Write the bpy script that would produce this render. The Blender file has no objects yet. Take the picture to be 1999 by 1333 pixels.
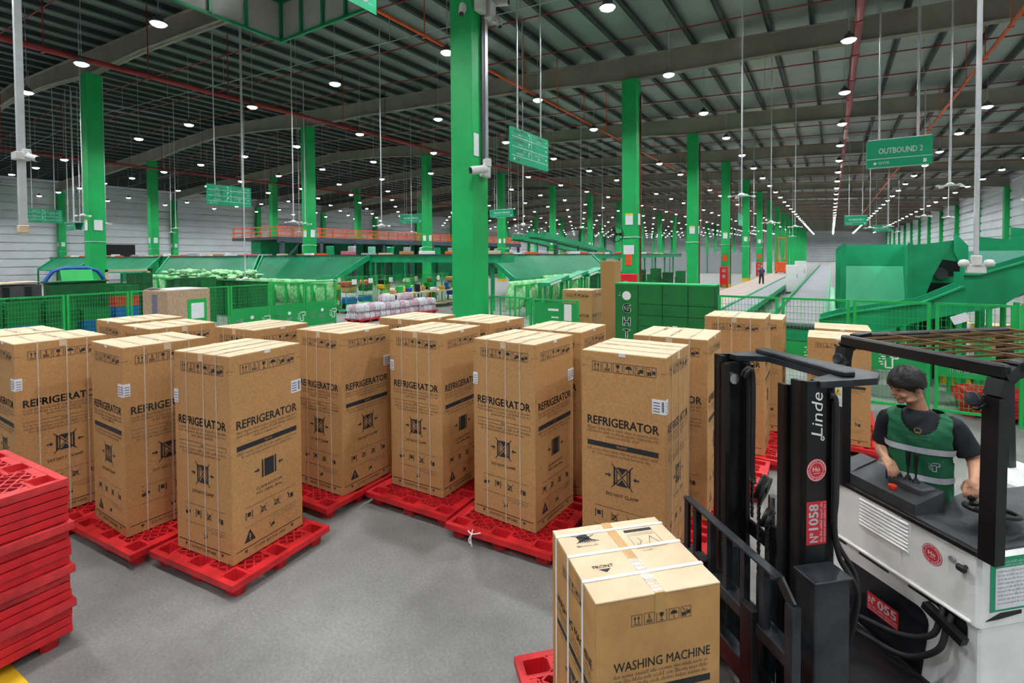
import bpy, math, random
from mathutils import Vector, Matrix
random.seed(7)
SC = bpy.context.scene
COL = SC.collection
PI = math.pi
def R(a): return math.radians(a)

# ------------------------------------------------------------------ camera
PSI = R(32.2)
CS, SN = math.cos(PSI), math.sin(PSI)
def c2h(x, y):                       # metres right / ahead of the camera -> hall axes
    return (x*CS - y*SN, x*SN + y*CS)
CAM_H, F_PX, PITCH, ROLL = 2.785, 990.0, 0.0245, -0.0058
cam_data = bpy.data.cameras.new('camera')
cam_data.sensor_width = 36.0
cam_data.lens = F_PX/1999*36.0
cam_data.shift_x = 0.0
cam_data.shift_y = (522.5 - 666.5)/1999
cam_data.clip_start = 0.05
cam_data.clip_end = 600
cam = bpy.data.objects.new('camera', cam_data)
COL.objects.link(cam)
_R = Vector((CS, SN, 0))
_H = Vector((-SN, CS, 0))
_F = _H*math.cos(PITCH) - Vector((0, 0, 1))*math.sin(PITCH)
_U = _H*math.sin(PITCH) + Vector((0, 0, 1))*math.cos(PITCH)
_r = _R*math.cos(ROLL) + _U*math.sin(ROLL)
_u = -_R*math.sin(ROLL) + _U*math.cos(ROLL)
cam.matrix_world = Matrix(((_r.x, _u.x, -_F.x, 0), (_r.y, _u.y, -_F.y, 0), (_r.z, _u.z, -_F.z, CAM_H), (0, 0, 0, 1)))
SC.camera = cam

# ------------------------------------------------------------------ world, exposure
world = bpy.data.worlds.new('world')
SC.world = world
world.use_nodes = True
world.node_tree.nodes['Background'].inputs[0].default_value = (0.75, 0.82, 0.9, 1)
world.node_tree.nodes['Background'].inputs[1].default_value = 0.12
SC.view_settings.view_transform = 'Standard'
SC.view_settings.look = 'None'
SC.view_settings.exposure = 0.12
SC.view_settings.gamma = 1.0
SC.view_settings.use_curve_mapping = False
SC.cycles.use_denoising = True
SC.cycles.max_bounces = 5
SC.cycles.diffuse_bounces = 3
SC.cycles.use_adaptive_sampling = True
SC.cycles.adaptive_threshold = 0.2
SC.cycles.adaptive_min_samples = 8
SC.cycles.glossy_bounces = 2
SC.cycles.transmission_bounces = 4
SC.cycles.transparent_max_bounces = 8
SC.cycles.sample_clamp_indirect = 4.0
SC.cycles.sample_clamp_direct = 0.0
SC.cycles.caustics_reflective = False
SC.cycles.caustics_refractive = False
LAMP_STRENGTH = 60.0
LAMP_SPREAD = R(150)
LAMP_POWER = 165.0

# ------------------------------------------------------------------ materials
MATS = {}
def mat(name, col, rough=0.6, metal=0.0, var=0.0, scale=8.0, bump=0.0, bscale=60.0, col2=None, emit=None, alpha=None, spec=0.5, trans=0.0, stretch=None, detail=4.0):
    if name in MATS: return MATS[name]
    m = bpy.data.materials.new(name); m.use_nodes = True
    nt = m.node_tree; N = nt.nodes; L = nt.links
    b = N['Principled BSDF']
    c = tuple(col) + (1,)
    b.inputs['Base Color'].default_value = c
    b.inputs['Roughness'].default_value = rough
    b.inputs['Metallic'].default_value = metal
    b.inputs['Specular IOR Level'].default_value = spec
    if trans: b.inputs['Transmission Weight'].default_value = trans
    if alpha is not None: b.inputs['Alpha'].default_value = alpha
    if emit:
        b.inputs['Emission Color'].default_value = tuple(emit[:3]) + (1,)
        b.inputs['Emission Strength'].default_value = emit[3]
    if var or col2 or bump:
        tc = N.new('ShaderNodeTexCoord'); mp = N.new('ShaderNodeMapping')
        L.new(tc.outputs['Object'], mp.inputs[0])
        if stretch: mp.inputs['Scale'].default_value = stretch
    if var or col2:
        nz = N.new('ShaderNodeTexNoise'); nz.inputs['Scale'].default_value = scale; nz.inputs['Detail'].default_value = detail
        L.new(mp.outputs[0], nz.inputs['Vector'])
        rp = N.new('ShaderNodeValToRGB')
        d = col2 if col2 else tuple(max(0, x*(1-var)) for x in col)
        e = col if col2 else tuple(min(1, x*(1+var)) for x in col)
        rp.color_ramp.elements[0].color = tuple(d) + (1,); rp.color_ramp.elements[1].color = tuple(e) + (1,)
        rp.color_ramp.elements[0].position = 0.35; rp.color_ramp.elements[1].position = 0.65
        L.new(nz.outputs['Fac'], rp.inputs[0]); L.new(rp.outputs[0], b.inputs['Base Color'])
    if bump:
        n2 = N.new('ShaderNodeTexNoise'); n2.inputs['Scale'].default_value = bscale; n2.inputs['Detail'].default_value = 3
        L.new(mp.outputs[0], n2.inputs['Vector'])
        bp = N.new('ShaderNodeBump'); bp.inputs['Strength'].default_value = bump; bp.inputs['Distance'].default_value = 0.01
        L.new(n2.outputs['Fac'], bp.inputs['Height']); L.new(bp.outputs[0], b.inputs['Normal'])
    if emit: m.cycles.emission_sampling = 'NONE'
    MATS[name] = m
    return m

G_COL = (0.004, 0.27, 0.045)
M_GREEN = mat('green_paint', (0.001, 0.40, 0.092), 0.55, var=0.10, scale=1.5)
M_GREEN2 = mat('green_steel', (0.003, 0.30, 0.115), 0.42, var=0.15, scale=2.0)
M_GREEN3 = mat('green_sheet', (0.003, 0.38, 0.16), 0.5, var=0.12, scale=1.2)
M_GREEND = mat('green_dark', (0.003, 0.105, 0.025), 0.6, var=0.2, scale=3)
M_GREENB = mat('green_bright', (0.006, 0.42, 0.075), 0.5, var=0.08, scale=2)
M_SIGN = mat('sign_green', (0.0, 0.33, 0.15), 0.45, var=0.04, scale=1)
M_WHITE = mat('white_paint', (0.78, 0.79, 0.78), 0.45, var=0.05, scale=3)
M_PRINTW = mat('white_lettering', (0.8, 0.82, 0.8), 0.6, var=0.03, scale=20)
M_INK = mat('black_ink', (0.018, 0.02, 0.024), 0.7, var=0.25, scale=40)
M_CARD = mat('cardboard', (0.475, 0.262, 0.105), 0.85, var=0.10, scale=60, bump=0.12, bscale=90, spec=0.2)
M_CARDT = mat('cardboard_flap', (0.64, 0.50, 0.33), 0.8, var=0.08, scale=5, bump=0.08, bscale=60, spec=0.25)  # carton tops paler than walls: overhead light and gloss put into the colour
M_CARDW = mat('cardboard_washer', (0.49, 0.275, 0.105), 0.85, var=0.09, scale=8, bump=0.12, bscale=80, spec=0.2)
M_STRAP = mat('strap_clear', (0.55, 0.44, 0.34), 0.3, var=0.1, scale=20)
M_STRAPW = mat('strap_white', (0.86, 0.86, 0.85), 0.4, var=0.05, scale=30)
M_TAPE = mat('tape_tan', (0.50, 0.29, 0.10), 0.25, var=0.06, scale=12)
M_PAPER = mat('paper', (0.76, 0.78, 0.82), 0.7, var=0.05, scale=15)
M_RED = mat('red_plastic', (0.56, 0.012, 0.018), 0.42, var=0.22, scale=6, bump=0.06, bscale=40)
M_REDW = mat('red_plastic_worn', (0.58, 0.03, 0.035), 0.6, var=0.25, scale=7, bump=0.1, bscale=50)
M_REDD = mat('red_plastic_dark', (0.42, 0.012, 0.018), 0.5, var=0.2, scale=9)
M_PIPE = mat('red_pipe', (0.28, 0.018, 0.02), 0.5, var=0.15, scale=3)
M_ORANGE = mat('orange_paint', (0.75, 0.10, 0.015), 0.5, var=0.1, scale=3)
M_GREY = mat('galvanised', (0.42, 0.43, 0.45), 0.4, metal=0.5, var=0.08, scale=10)
M_ROD = mat('hanger_rod', (0.55, 0.57, 0.58), 0.45, metal=0.3, var=0.06, scale=10)
M_BEAM = mat('beam_paint', (0.30, 0.275, 0.225), 0.7, var=0.12, scale=0.8)
M_FOIL = mat('roof_foil', (0.27, 0.33, 0.30), 0.38, metal=0.35, var=0.16, scale=0.35, bump=0.25, bscale=2.2)
M_PURLIN = mat('purlin', (0.045, 0.062, 0.06), 0.55, var=0.2, scale=2)
M_BLACK = mat('black_paint', (0.010, 0.010, 0.011), 0.42, var=0.3, scale=4, spec=0.35)
M_BLACKM = mat('black_mast', (0.009, 0.009, 0.010), 0.38, var=0.35, scale=5, bump=0.05, bscale=30, spec=0.35)
M_RUBBER = mat('rubber', (0.012, 0.012, 0.013), 0.6, var=0.2, scale=15)
M_DGREY = mat('dark_grey', (0.06, 0.062, 0.066), 0.5, var=0.2, scale=4)
M_BLUE = mat('blue_plastic', (0.01, 0.09, 0.42), 0.45, var=0.15, scale=5)
M_YELLOW = mat('yellow_paint', (0.72, 0.43, 0.01), 0.6, var=0.15, scale=6)
M_HOUS = mat('lamp_housing', (0.10, 0.10, 0.105), 0.5, var=0.1, scale=12)
M_LENS = mat('lamp_lens', (0.9, 0.9, 0.9), 0.4, emit=(0.94, 0.975, 1.0, LAMP_STRENGTH), var=0.02)
M_CAMW = mat('camera_white', (0.68, 0.68, 0.66), 0.4, var=0.05, scale=10)

# ------------------------------------------------------------------ mesh builder
class MB:
    def __init__(s): s.v = []; s.f = []; s.mi = []; s.cur = 0
    def add(s, vs, fs, M=None):
        o = len(s.v)
        if M is None: s.v.extend([tuple(p) for p in vs])
        else: s.v.extend([tuple(M @ Vector(p)) for p in vs])
        for f in fs: s.f.append(tuple(i+o for i in f)); s.mi.append(s.cur)
        return s
    def box(s, x0, y0, z0, x1, y1, z1, M=None):
        return s.add([(x0,y0,z0),(x1,y0,z0),(x1,y1,z0),(x0,y1,z0),(x0,y0,z1),(x1,y0,z1),(x1,y1,z1),(x0,y1,z1)],
              [(0,3,2,1),(4,5,6,7),(0,1,5,4),(1,2,6,5),(2,3,7,6),(3,0,4,7)], M)
    def cb(s, c, d, M=None):
        return s.box(c[0]-d[0]/2, c[1]-d[1]/2, c[2]-d[2]/2, c[0]+d[0]/2, c[1]+d[1]/2, c[2]+d[2]/2, M)
    def bbox(s, x0, y0, z0, x1, y1, z1, b, M=None):       # box with bevelled edges
        xs=(x0,x0+b,x1-b,x1); ys=(y0,y0+b,y1-b,y1); zs=(z0,z0+b,z1-b,z1)
        idx={}; vs=[]
        for i in range(4):
            for j in range(4):
                for k in range(4):
                    e=(i in(0,3))+(j in(0,3))+(k in(0,3))
                    if e==1: idx[(i,j,k)]=len(vs); vs.append((xs[i],ys[j],zs[k]))
        fs=[]
        def q(*a): fs.append(tuple(idx[t] for t in a))
        q((1,1,0),(1,2,0),(2,2,0),(2,1,0)); q((1,1,3),(2,1,3),(2,2,3),(1,2,3))
        q((1,0,1),(2,0,1),(2,0,2),(1,0,2)); q((1,3,1),(1,3,2),(2,3,2),(2,3,1))
        q((0,1,1),(0,1,2),(0,2,2),(0,2,1)); q((3,1,1),(3,2,1),(3,2,2),(3,1,2))
        for j,jj in((0,1),(3,2)):
            for k,kk in((0,1),(3,2)): q((1,j,kk),(1,jj,k),(2,jj,k),(2,j,kk))
        for i,ii in((0,1),(3,2)):
            for k,kk in((0,1),(3,2)): q((i,1,kk),(ii,1,k),(ii,2,k),(i,2,kk))
        for i,ii in((0,1),(3,2)):
            for j,jj in((0,1),(3,2)): q((i,jj,1),(ii,j,1),(ii,j,2),(i,jj,2))
        for i,ii in((0,1),(3,2)):
            for j,jj in((0,1),(3,2)):
                for k,kk in((0,1),(3,2)): q((i,jj,kk),(ii,j,kk),(ii,jj,k))
        return s.add(vs,fs,M)
    def bar(s, p0, p1, w, h, up=(0,0,1)):
        p0=Vector(p0); p1=Vector(p1); d=(p1-p0)
        if d.length<1e-6: return s
        d.normalize(); u=Vector(up)
        if abs(d.dot(u))>0.98: u=Vector((1,0,0)) if abs(d.x)<0.9 else Vector((0,1,0))
        a=d.cross(u).normalized(); b=a.cross(d)
        a=a*(w/2); b=b*(h/2)
        vs=[p0-a-b,p0+a-b,p0+a+b,p0-a+b,p1-a-b,p1+a-b,p1+a+b,p1-a+b]
        return s.add(vs,[(0,1,2,3),(7,6,5,4),(4,5,1,0),(5,6,2,1),(6,7,3,2),(7,4,0,3)])
    def cyl(s, p0, p1, r0, r1=None, n=10, caps=True):
        r1=r0 if r1 is None else r1
        p0=Vector(p0); p1=Vector(p1); d=(p1-p0).normalized()
        a=d.orthogonal().normalized(); b=d.cross(a)
        vs=[]
        for p,r in((p0,r0),(p1,r1)):
            for i in range(n):
                t=2*PI*i/n; vs.append(p+a*(r*math.cos(t))+b*(r*math.sin(t)))
        fs=[(i,(i+1)%n,n+(i+1)%n,n+i) for i in range(n)]
        if caps: fs+= [tuple(range(n-1,-1,-1)),tuple(range(n,2*n))]
        return s.add(vs,fs)
    def tube(s, pts, r, n=8, rs=None):
        pts=[Vector(p) for p in pts]; m=len(pts); vs=[]; prev=None
        for i,p in enumerate(pts):
            d=(pts[min(i+1,m-1)]-pts[max(i-1,0)]).normalized()
            if prev is None: a=d.orthogonal().normalized()
            else:
                a=prev-d*prev.dot(d)
                a=a.normalized() if a.length>1e-5 else d.orthogonal().normalized()
            prev=a; b=d.cross(a); rr=rs[i] if rs else r
            for k in range(n):
                t=2*PI*k/n; vs.append(p+a*(rr*math.cos(t))+b*(rr*math.sin(t)))
        fs=[(i*n+k,i*n+(k+1)%n,(i+1)*n+(k+1)%n,(i+1)*n+k) for i in range(m-1) for k in range(n)]
        fs+=[tuple(range(n-1,-1,-1)),tuple(range((m-1)*n,m*n))]
        return s.add(vs,fs)
    def prism(s, pts, vec):                               # closed polygon (3-D points) swept by vec
        n=len(pts); v=Vector(vec); a=[Vector(p) for p in pts]
        nrm=Vector((0,0,0))
        for i in range(n): nrm+=a[i].cross(a[(i+1)%n])
        if nrm.dot(v)>0: a=a[::-1]
        vs=a+[p+v for p in a]
        return s.add(vs,[tuple(range(n)),tuple(range(2*n-1,n-1,-1))]+[(i,i+n,(i+1)%n+n,(i+1)%n) for i in range(n)])
    def lathe(s, prof, n=16, M=None):                     # (r,z) profile about z
        vs=[];fs=[];m=len(prof)
        for r,z in prof:
            for k in range(n):
                t=2*PI*k/n; vs.append((r*math.cos(t),r*math.sin(t),z))
        for i in range(m-1):
            for k in range(n): fs.append((i*n+k,i*n+(k+1)%n,(i+1)*n+(k+1)%n,(i+1)*n+k))
        if prof[0][0]>1e-6: fs.append(tuple(range(n-1,-1,-1)))
        if prof[-1][0]>1e-6: fs.append(tuple(range((m-1)*n,m*n)))
        return s.add(vs,fs,M)
    def mesh(s, name, mats, smooth=False):
        me=bpy.data.meshes.new(name); me.from_pydata(s.v,[],s.f); me.update()
        if not isinstance(mats,(list,tuple)): mats=[mats]
        for m in mats: me.materials.append(m)
        if len(mats)>1: me.polygons.foreach_set('material_index',s.mi)
        if smooth: me.polygons.foreach_set('use_smooth',[True]*len(me.polygons))
        return me
    def build(s, name, mats, parent=None, loc=(0,0,0), rz=0.0, smooth=False, rot=None):
        return place(name, s.mesh(name,mats,smooth), parent, loc, rz, rot)

def place(name, me, parent=None, loc=(0,0,0), rz=0.0, rot=None):
    o=bpy.data.objects.new(name, me); COL.objects.link(o)
    o.location=loc; o.rotation_euler=rot if rot else (0,0,rz)
    if parent is not None: o.parent=parent
    return o
def tag(o, label=None, cat=None, group=None, kind=None):
    if label: o['label']=label
    if cat: o['category']=cat
    if group: o['group']=group
    if kind: o['kind']=kind
    return o
def thing(name, label, cat, loc=(0,0,0), rz=0.0, group=None, kind=None, parent=None):
    o=bpy.data.objects.new(name, None); COL.objects.link(o); o.empty_display_size=0.1
    o.location=loc; o.rotation_euler=(0,0,rz)
    return tag(o,label,cat,group,kind)
def dup(root, loc, rz=0.0, label=None, group=None):
    r=root.copy(); COL.objects.link(r); r.location=loc; r.rotation_euler=(0,0,rz)
    if label: r['label']=label
    if group: r['group']=group
    for ch in list(root.children):
        c=ch.copy(); COL.objects.link(c); c.parent=r
        for g in list(ch.children):
            d=g.copy(); COL.objects.link(d); d.parent=c
    return r

# ------------------------------------------------------------------ flat print helpers
_TC={}
def text2d(s, bold=0.0):
    k=(s,bold)
    if k in _TC: return _TC[k]
    cu=bpy.data.curves.new('t','FONT'); cu.body=s; cu.size=1.0; cu.resolution_u=2; cu.offset=bold; cu.fill_mode='FRONT'
    ob=bpy.data.objects.new('t',cu)
    me=bpy.data.meshes.new_from_object(ob)
    vs=[(v.co.x,v.co.y) for v in me.vertices]; fs=[tuple(p.vertices) for p in me.polygons]
    bpy.data.objects.remove(ob); bpy.data.curves.remove(cu); bpy.data.meshes.remove(me)
    _TC[k]=(vs,fs); return vs,fs
class Ink(MB):
    """flat print in face coordinates: x right, y up (z is a hair above the face)"""
    def text(s, t, x, y, h, w=None, bold=0.0, align='l', rot=0.0):
        vs,fs=text2d(t,0.0)
        if not vs: return s
        if bold:
            n=len(vs); b=bold; fs=[tuple(i+q*n for i in f) for q in range(4) for f in fs]
            vs=[(a+dx,c+dy) for dx,dy in ((-b,0),(b,0),(0,-b*0.7),(0,b*0.7)) for a,c in vs]
        x0=min(a for a,b in vs); x1=max(a for a,b in vs); k=h/0.7
        kx=k if w is None else w/(x1-x0)
        W=(x1-x0)*kx
        ox={'l':0,'c':-W/2,'r':-W}[align]
        c,sn=math.cos(rot),math.sin(rot)
        out=[]
        for a,b in vs:
            p=(a-x0)*kx+ox; q=b*k
            out.append((x+p*c-q*sn, y+p*sn+q*c, 0))
        return s.add(out,fs)
    def rect(s,x0,y0,x1,y1): return s.add([(x0,y0,0),(x1,y0,0),(x1,y1,0),(x0,y1,0)],[(0,1,2,3)])
    def poly(s,*p): return s.add([(a,b,0) for a,b in p],[tuple(range(len(p)))])
    def line(s,x0,y0,x1,y1,w):
        d=math.hypot(x1-x0,y1-y0) or 1; nx=-(y1-y0)/d*w/2; ny=(x1-x0)/d*w/2
        return s.poly((x0+nx,y0+ny),(x0-nx,y0-ny),(x1-nx,y1-ny),(x1+nx,y1+ny))
    def frame(s,x0,y0,x1,y1,w):
        s.rect(x0,y0,x1,y0+w); s.rect(x0,y1-w,x1,y1); s.rect(x0,y0,x0+w,y1); return s.rect(x1-w,y0,x1,y1)
    def disc(s,x,y,r,n=18,a0=0.0,a1=2*PI):
        p=[(x+r*math.cos(a0+(a1-a0)*i/n),y+r*math.sin(a0+(a1-a0)*i/n)) for i in range(n+(a1-a0<6.28))]
        if a1-a0<6.28: p.append((x,y))
        return s.poly(*p)
    def ring(s,x,y,r,w,n=24,a0=0.0,a1=2*PI):
        for i in range(n):
            t=a0+(a1-a0)*i/n; u=a0+(a1-a0)*(i+1)/n
            s.poly((x+r*math.cos(t),y+r*math.sin(t)),(x+r*math.cos(u),y+r*math.sin(u)),(x+(r-w)*math.cos(u),y+(r-w)*math.sin(u)),(x+(r-w)*math.cos(t),y+(r-w)*math.sin(t)))
        return s
def face_M(origin, right, up):
    r=Vector(right).normalized(); u=Vector(up).normalized(); n=r.cross(u)
    return Matrix(((r.x,u.x,n.x,origin[0]),(r.y,u.y,n.y,origin[1]),(r.z,u.z,n.z,origin[2]),(0,0,0,1)))
def put_print(name, ink, mats, parent, M):
    o=ink.build(name,mats,parent); o.matrix_local=M; return o
# ------------------------------------------------------------------ hall
X_R, X_L, Y_B, Y_F = 15.2, -76.2, -14.0, 206.0
RIDGE = -41.7
def z_beam(x):
    return 10.5 + (-7.58 - max(x, 2*RIDGE - x))*(1.1/22.72) if x > RIDGE else 10.5 + (-7.58 - (2*RIDGE - x))*(1.1/22.72)
BEAM_D = 1.05
def z_roof(x): return z_beam(x) + BEAM_D + 0.24

# floor: polished concrete
def concrete():
    m = bpy.data.materials.new('polished_concrete'); m.use_nodes = True
    nt = m.node_tree; N = nt.nodes; L = nt.links; b = N['Principled BSDF']
    tc = N.new('ShaderNodeTexCoord')
    n1 = N.new('ShaderNodeTexNoise'); n1.inputs['Scale'].default_value = 0.7; n1.inputs['Detail'].default_value = 6; n1.inputs['Roughness'].default_value = 0.65
    n2 = N.new('ShaderNodeTexNoise'); n2.inputs['Scale'].default_value = 45; n2.inputs['Detail'].default_value = 2
    L.new(tc.outputs['Object'], n1.inputs['Vector']); L.new(tc.outputs['Object'], n2.inputs['Vector'])
    r1 = N.new('ShaderNodeValToRGB')
    r1.color_ramp.elements[0].position = 0.33; r1.color_ramp.elements[0].color = (0.135, 0.134, 0.128, 1)
    r1.color_ramp.elements[1].position = 0.68; r1.color_ramp.elements[1].color = (0.25, 0.248, 0.24, 1)
    L.new(n1.outputs['Fac'], r1.inputs[0])
    mx = N.new('ShaderNodeMix'); mx.data_type = 'RGBA'; mx.blend_type = 'OVERLAY'; mx.inputs[0].default_value = 0.35
    L.new(r1.outputs[0], mx.inputs[6]); L.new(n2.outputs['Fac'], mx.inputs[7])
    L.new(mx.outputs[2], b.inputs['Base Color'])
    rr = N.new('ShaderNodeMapRange'); rr.inputs[3].default_value = 0.42; rr.inputs[4].default_value = 0.65
    L.new(n1.outputs['Fac'], rr.inputs[0]); L.new(rr.outputs[0], b.inputs['Roughness'])
    b.inputs['Specular IOR Level'].default_value = 0.35
    return m
M_FLOOR = concrete()
fl = MB().box(X_L, Y_B, -0.25, X_R, Y_F, 0.0).build('floor', M_FLOOR)
tag(fl, 'grey polished concrete warehouse floor', kind='structure')

# roof sheet with two pitches, rafters and purlins
cm = MB()
for a, b_ in ((X_R, RIDGE), (RIDGE, X_L)):
    cm.prism([(a, Y_B, z_roof(a)), (b_, Y_B, z_roof(b_)), (b_, Y_B, z_roof(b_)+0.1), (a, Y_B, z_roof(a)+0.1)], (0, Y_F-Y_B, 0))
ceiling = cm.build('ceiling', M_FOIL)
tag(ceiling, 'dark foil-backed metal roof with purlins and rafters', kind='structure')
pm = MB().box(-0.045, Y_B, -0.24, 0.045, Y_F, 0.0).box(-0.045, Y_B, -0.24, 0.11, Y_F, -0.225).mesh('purlin', M_PURLIN)
x = X_R - 0.5
while x > X_L + 0.5:
    place('purlin', pm, ceiling, (x, 0, z_roof(x)))
    x -= 1.40
COLX = [15.0 - 0.0, -7.58, -30.3, -53.02, -75.74]
def rafter_mesh():
    m = MB()
    st = []
    xs = []
    for c in COLX:
        for o in (-5.5, -0.35, 0.35, 5.5): xs.append((c+o, 0.2 if abs(o) > 1 else 0.0))
    xs += [(RIDGE, 0.2)]
    xs = sorted([(min(max(a, X_L), X_R), d) for a, d in xs])
    for (a, da), (b_, db) in zip(xs[:-1], xs[1:]):
        if b_ - a < 0.01: continue
        za, zb, ta, tb = z_beam(a)+da, z_beam(b_)+db, z_beam(a)+BEAM_D, z_beam(b_)+BEAM_D
        m.prism([(a, -0.05, za), (b_, -0.05, zb), (b_, -0.05, tb), (a, -0.05, ta)], (0, 0.1, 0))
        m.prism([(a, -0.17, za), (b_, -0.17, zb), (b_, -0.17, zb+0.03), (a, -0.17, za+0.03)], (0, 0.34, 0))
        m.prism([(a, -0.17, ta-0.03), (b_, -0.17, tb-0.03), (b_, -0.17, tb), (a, -0.17, ta)], (0, 0.34, 0))
    return m.mesh('rafter', M_BEAM)
rme = rafter_mesh()
COLY = [10.1 + 11.97*k for k in range(-1, 17)]
for y in COLY: place('rafter', rme, ceiling, (0, y, 0))

# walls: horizontally ribbed white sheeting
M_WALL = mat('wall_sheeting', (0.62, 0.64, 0.67), 0.5, var=0.05, scale=0.6)
M_WALLD = mat('wall_girt', (0.28, 0.29, 0.31), 0.55, var=0.1, scale=1)
def ribbed(name, p0, p1, z1, label, z0=0.0, step=0.9):
    p0 = Vector(p0); p1 = Vector(p1); d = (p1-p0); n = Vector((-d.y, d.x, 0)).normalized()     # n points into the hall
    m = MB(); z = z0
    while z < z1 - 0.01:
        h = min(step, z1-z)
        prof = [(0.0, 0.0), (0.12, 0.05), (0.12, h-0.16), (0.0, h-0.09), (0.0, h), (-0.2, h), (-0.2, 0.0)]
        m.prism([p0 + n*a + Vector((0, 0, z+b)) for a, b in prof], d)
        z += step
    return tag(m.build(name, M_WALL), label, kind='structure')
ribbed('wall_right', (X_R, Y_B, 0), (X_R, Y_F, 0), 10.6, 'white ribbed metal side wall beyond the outbound chutes')
ribbed('wall_left', (X_L, Y_F, 0), (X_L, Y_B, 0), 11.5, 'white ribbed metal side wall far across the hall')
ribbed('wall_front', (X_R, Y_F, 0), (X_L, Y_F, 0), 14.0, 'white ribbed metal end wall at the end of the aisle')
ribbed('wall_back', (X_L, Y_B, 0), (X_R, Y_B, 0), 14.0, 'white ribbed metal wall behind the loading area')

# columns
M_NOTEY = mat('notice_yellow', (0.75, 0.6, 0.05), 0.7, var=0.03)
def column_mesh(h, w=0.65):
    m = MB()
    m.bbox(-w/2, -w/2, 0, w/2, w/2, h, 0.012)
    return m.mesh('column', M_GREEN)
base_me = MB().box(-0.36, -0.36, 0, 0.36, 0.36, 0.25).mesh('base_collar', M_YELLOW)
note_me = MB().box(-0.17, -0.352, -0.25, 0.17, -0.345, 0.25).mesh('notice', M_PAPER)
noteb_me = MB().box(-0.17, -0.36, 0.17, 0.17, -0.354, 0.25).mesh('notice_header', M_NOTEY)
tie_me = MB()
tie_me.tube([(-0.35,-0.35,0),(0.35,-0.35,0.01),(0.35,0.35,0),(-0.35,0.35,0.01),(-0.35,-0.35,0)], 0.018, 6)
tie_me = tie_me.mesh('rope_tie', M_PAPER)
cms = {}
for ci, cx in enumerate(COLX):
    hh = z_beam(cx)
    for k, y in enumerate(COLY):
        if y < 5: continue
        if cx > 10 and y < 30: continue
        if cx < -40 and y < 12: continue
        if cx < -70 and y < 22: continue
        w = 0.65
        key = round(hh, 2)
        if key not in cms: cms[key] = column_mesh(hh, w)
        rowname = {0: 'against the ribbed side wall', 1: 'in the row along the conveyor aisle', 2: 'in the row through the sorting floor', 3: 'in the far row of the sorting floor', 4: 'against the far side wall'}[ci]
        c = place('column', cms[key], None, (cx, y, 0))
        tag(c, 'green painted steel column ' + rowname, kind='structure')
        if y < 75 and cx < 10:
            place('base_collar', base_me, c)
            zn = 4.35
            if not (ci == 1 and k == 1):
                nt_ = place('notice', note_me, c, (0.02, 0, zn)); place('notice_header', noteb_me, nt_)
                place('notice', note_me, c, (0, 0.02, zn), R(90))
                place('rope_tie', tie_me, c, (0, 0, 3.55))
            if ci == 1 and k > 1:
                MB().tube([(0.36, 0.2, 0.0), (0.36, 0.2, hh-0.6)], 0.035, 6).build('riser_pipe', M_PIPE, c)

# ------------------------------------------------------------------ high-bay lamps
def lamp_parts():
    hs = MB().lathe([(0.225, 0.0), (0.225, 0.03), (0.15, 0.07), (0.13, 0.16), (0.06, 0.2), (0.03, 0.27), (0.0, 0.28)], 14)
    ln = MB().lathe([(0.0, -0.085), (0.10, -0.07), (0.17, -0.035), (0.195, 0.0)], 12)
    return hs, ln
hs, ln = lamp_parts()
hs_me = hs.mesh('housing', M_HOUS); ln_me = ln.mesh('lens', M_LENS)
LZ = 9.3
spots = []
for i in range(-2, 14):
    for j in range(-2, 33):
        X, Y = 0.4 - 5.45*i, 6.88 + 5.95*j
        if X < X_L + 1 or Y > Y_F - 2: continue
        xc = X*CS + Y*SN; d = -X*SN + Y*CS
        vis = d > 1 and abs(xc/d) < 1.06 and (LZ - CAM_H)/d < 0.53
        spots.append((0 if vis else 1, d, X, Y))
spots.sort()
cord_me = {}
LAMP_DATA = bpy.data.lights.new('lamp_beam', 'AREA')
LAMP_DATA.shape = 'DISK'; LAMP_DATA.size = 0.36; LAMP_DATA.spread = LAMP_SPREAD; LAMP_DATA.energy = LAMP_POWER; LAMP_DATA.color = (0.95, 0.98, 1.0)
def lamp_beam(parent, loc):
    o = bpy.data.objects.new('lamp_beam', LAMP_DATA); COL.objects.link(o); o.location = loc
    if parent is not None: o.parent = parent
stuff = MB()
stuff_lights = []
for n, (nv, d, X, Y) in enumerate(spots):
    top = z_roof(X) - 0.02
    if nv == 0 and n < 300:
        t = thing('high_bay_lamp', 'round white high-bay lamp hung on a thin rod from the dark roof', 'ceiling lamp', (X, Y, LZ), 0, 'high-bay lamps in rows under the roof')
        place('housing', hs_me, t); place('lens', ln_me, t)
        k = round(top, 2)
        if k not in cord_me:
            cord_me[k] = MB().cyl((0, 0, 0.27), (0, 0, top-LZ), 0.012, n=5).mesh('hanging_rod', M_ROD)
        place('hanging_rod', cord_me[k], t)
        lamp_beam(t, (0, 0, -0.095))
    else:
        M = Matrix.Translation((X, Y, LZ))
        stuff.cur = 0; stuff.add(hs.v, hs.f, M); stuff.box(X-0.01, Y-0.01, LZ+0.27, X+0.01, Y+0.01, top)
        stuff.cur = 1; stuff.add(ln.v, ln.f, M)
        stuff_lights.append((X, Y, LZ-0.095))
o = stuff.build('high_bay_lamps_beyond', [M_HOUS, M_LENS])
for p in stuff_lights: lamp_beam(o, p)
tag(o, 'mass of tiny far high-bay lamps continuing the rows under the roof', 'ceiling lamps', kind='stuff')

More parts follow.
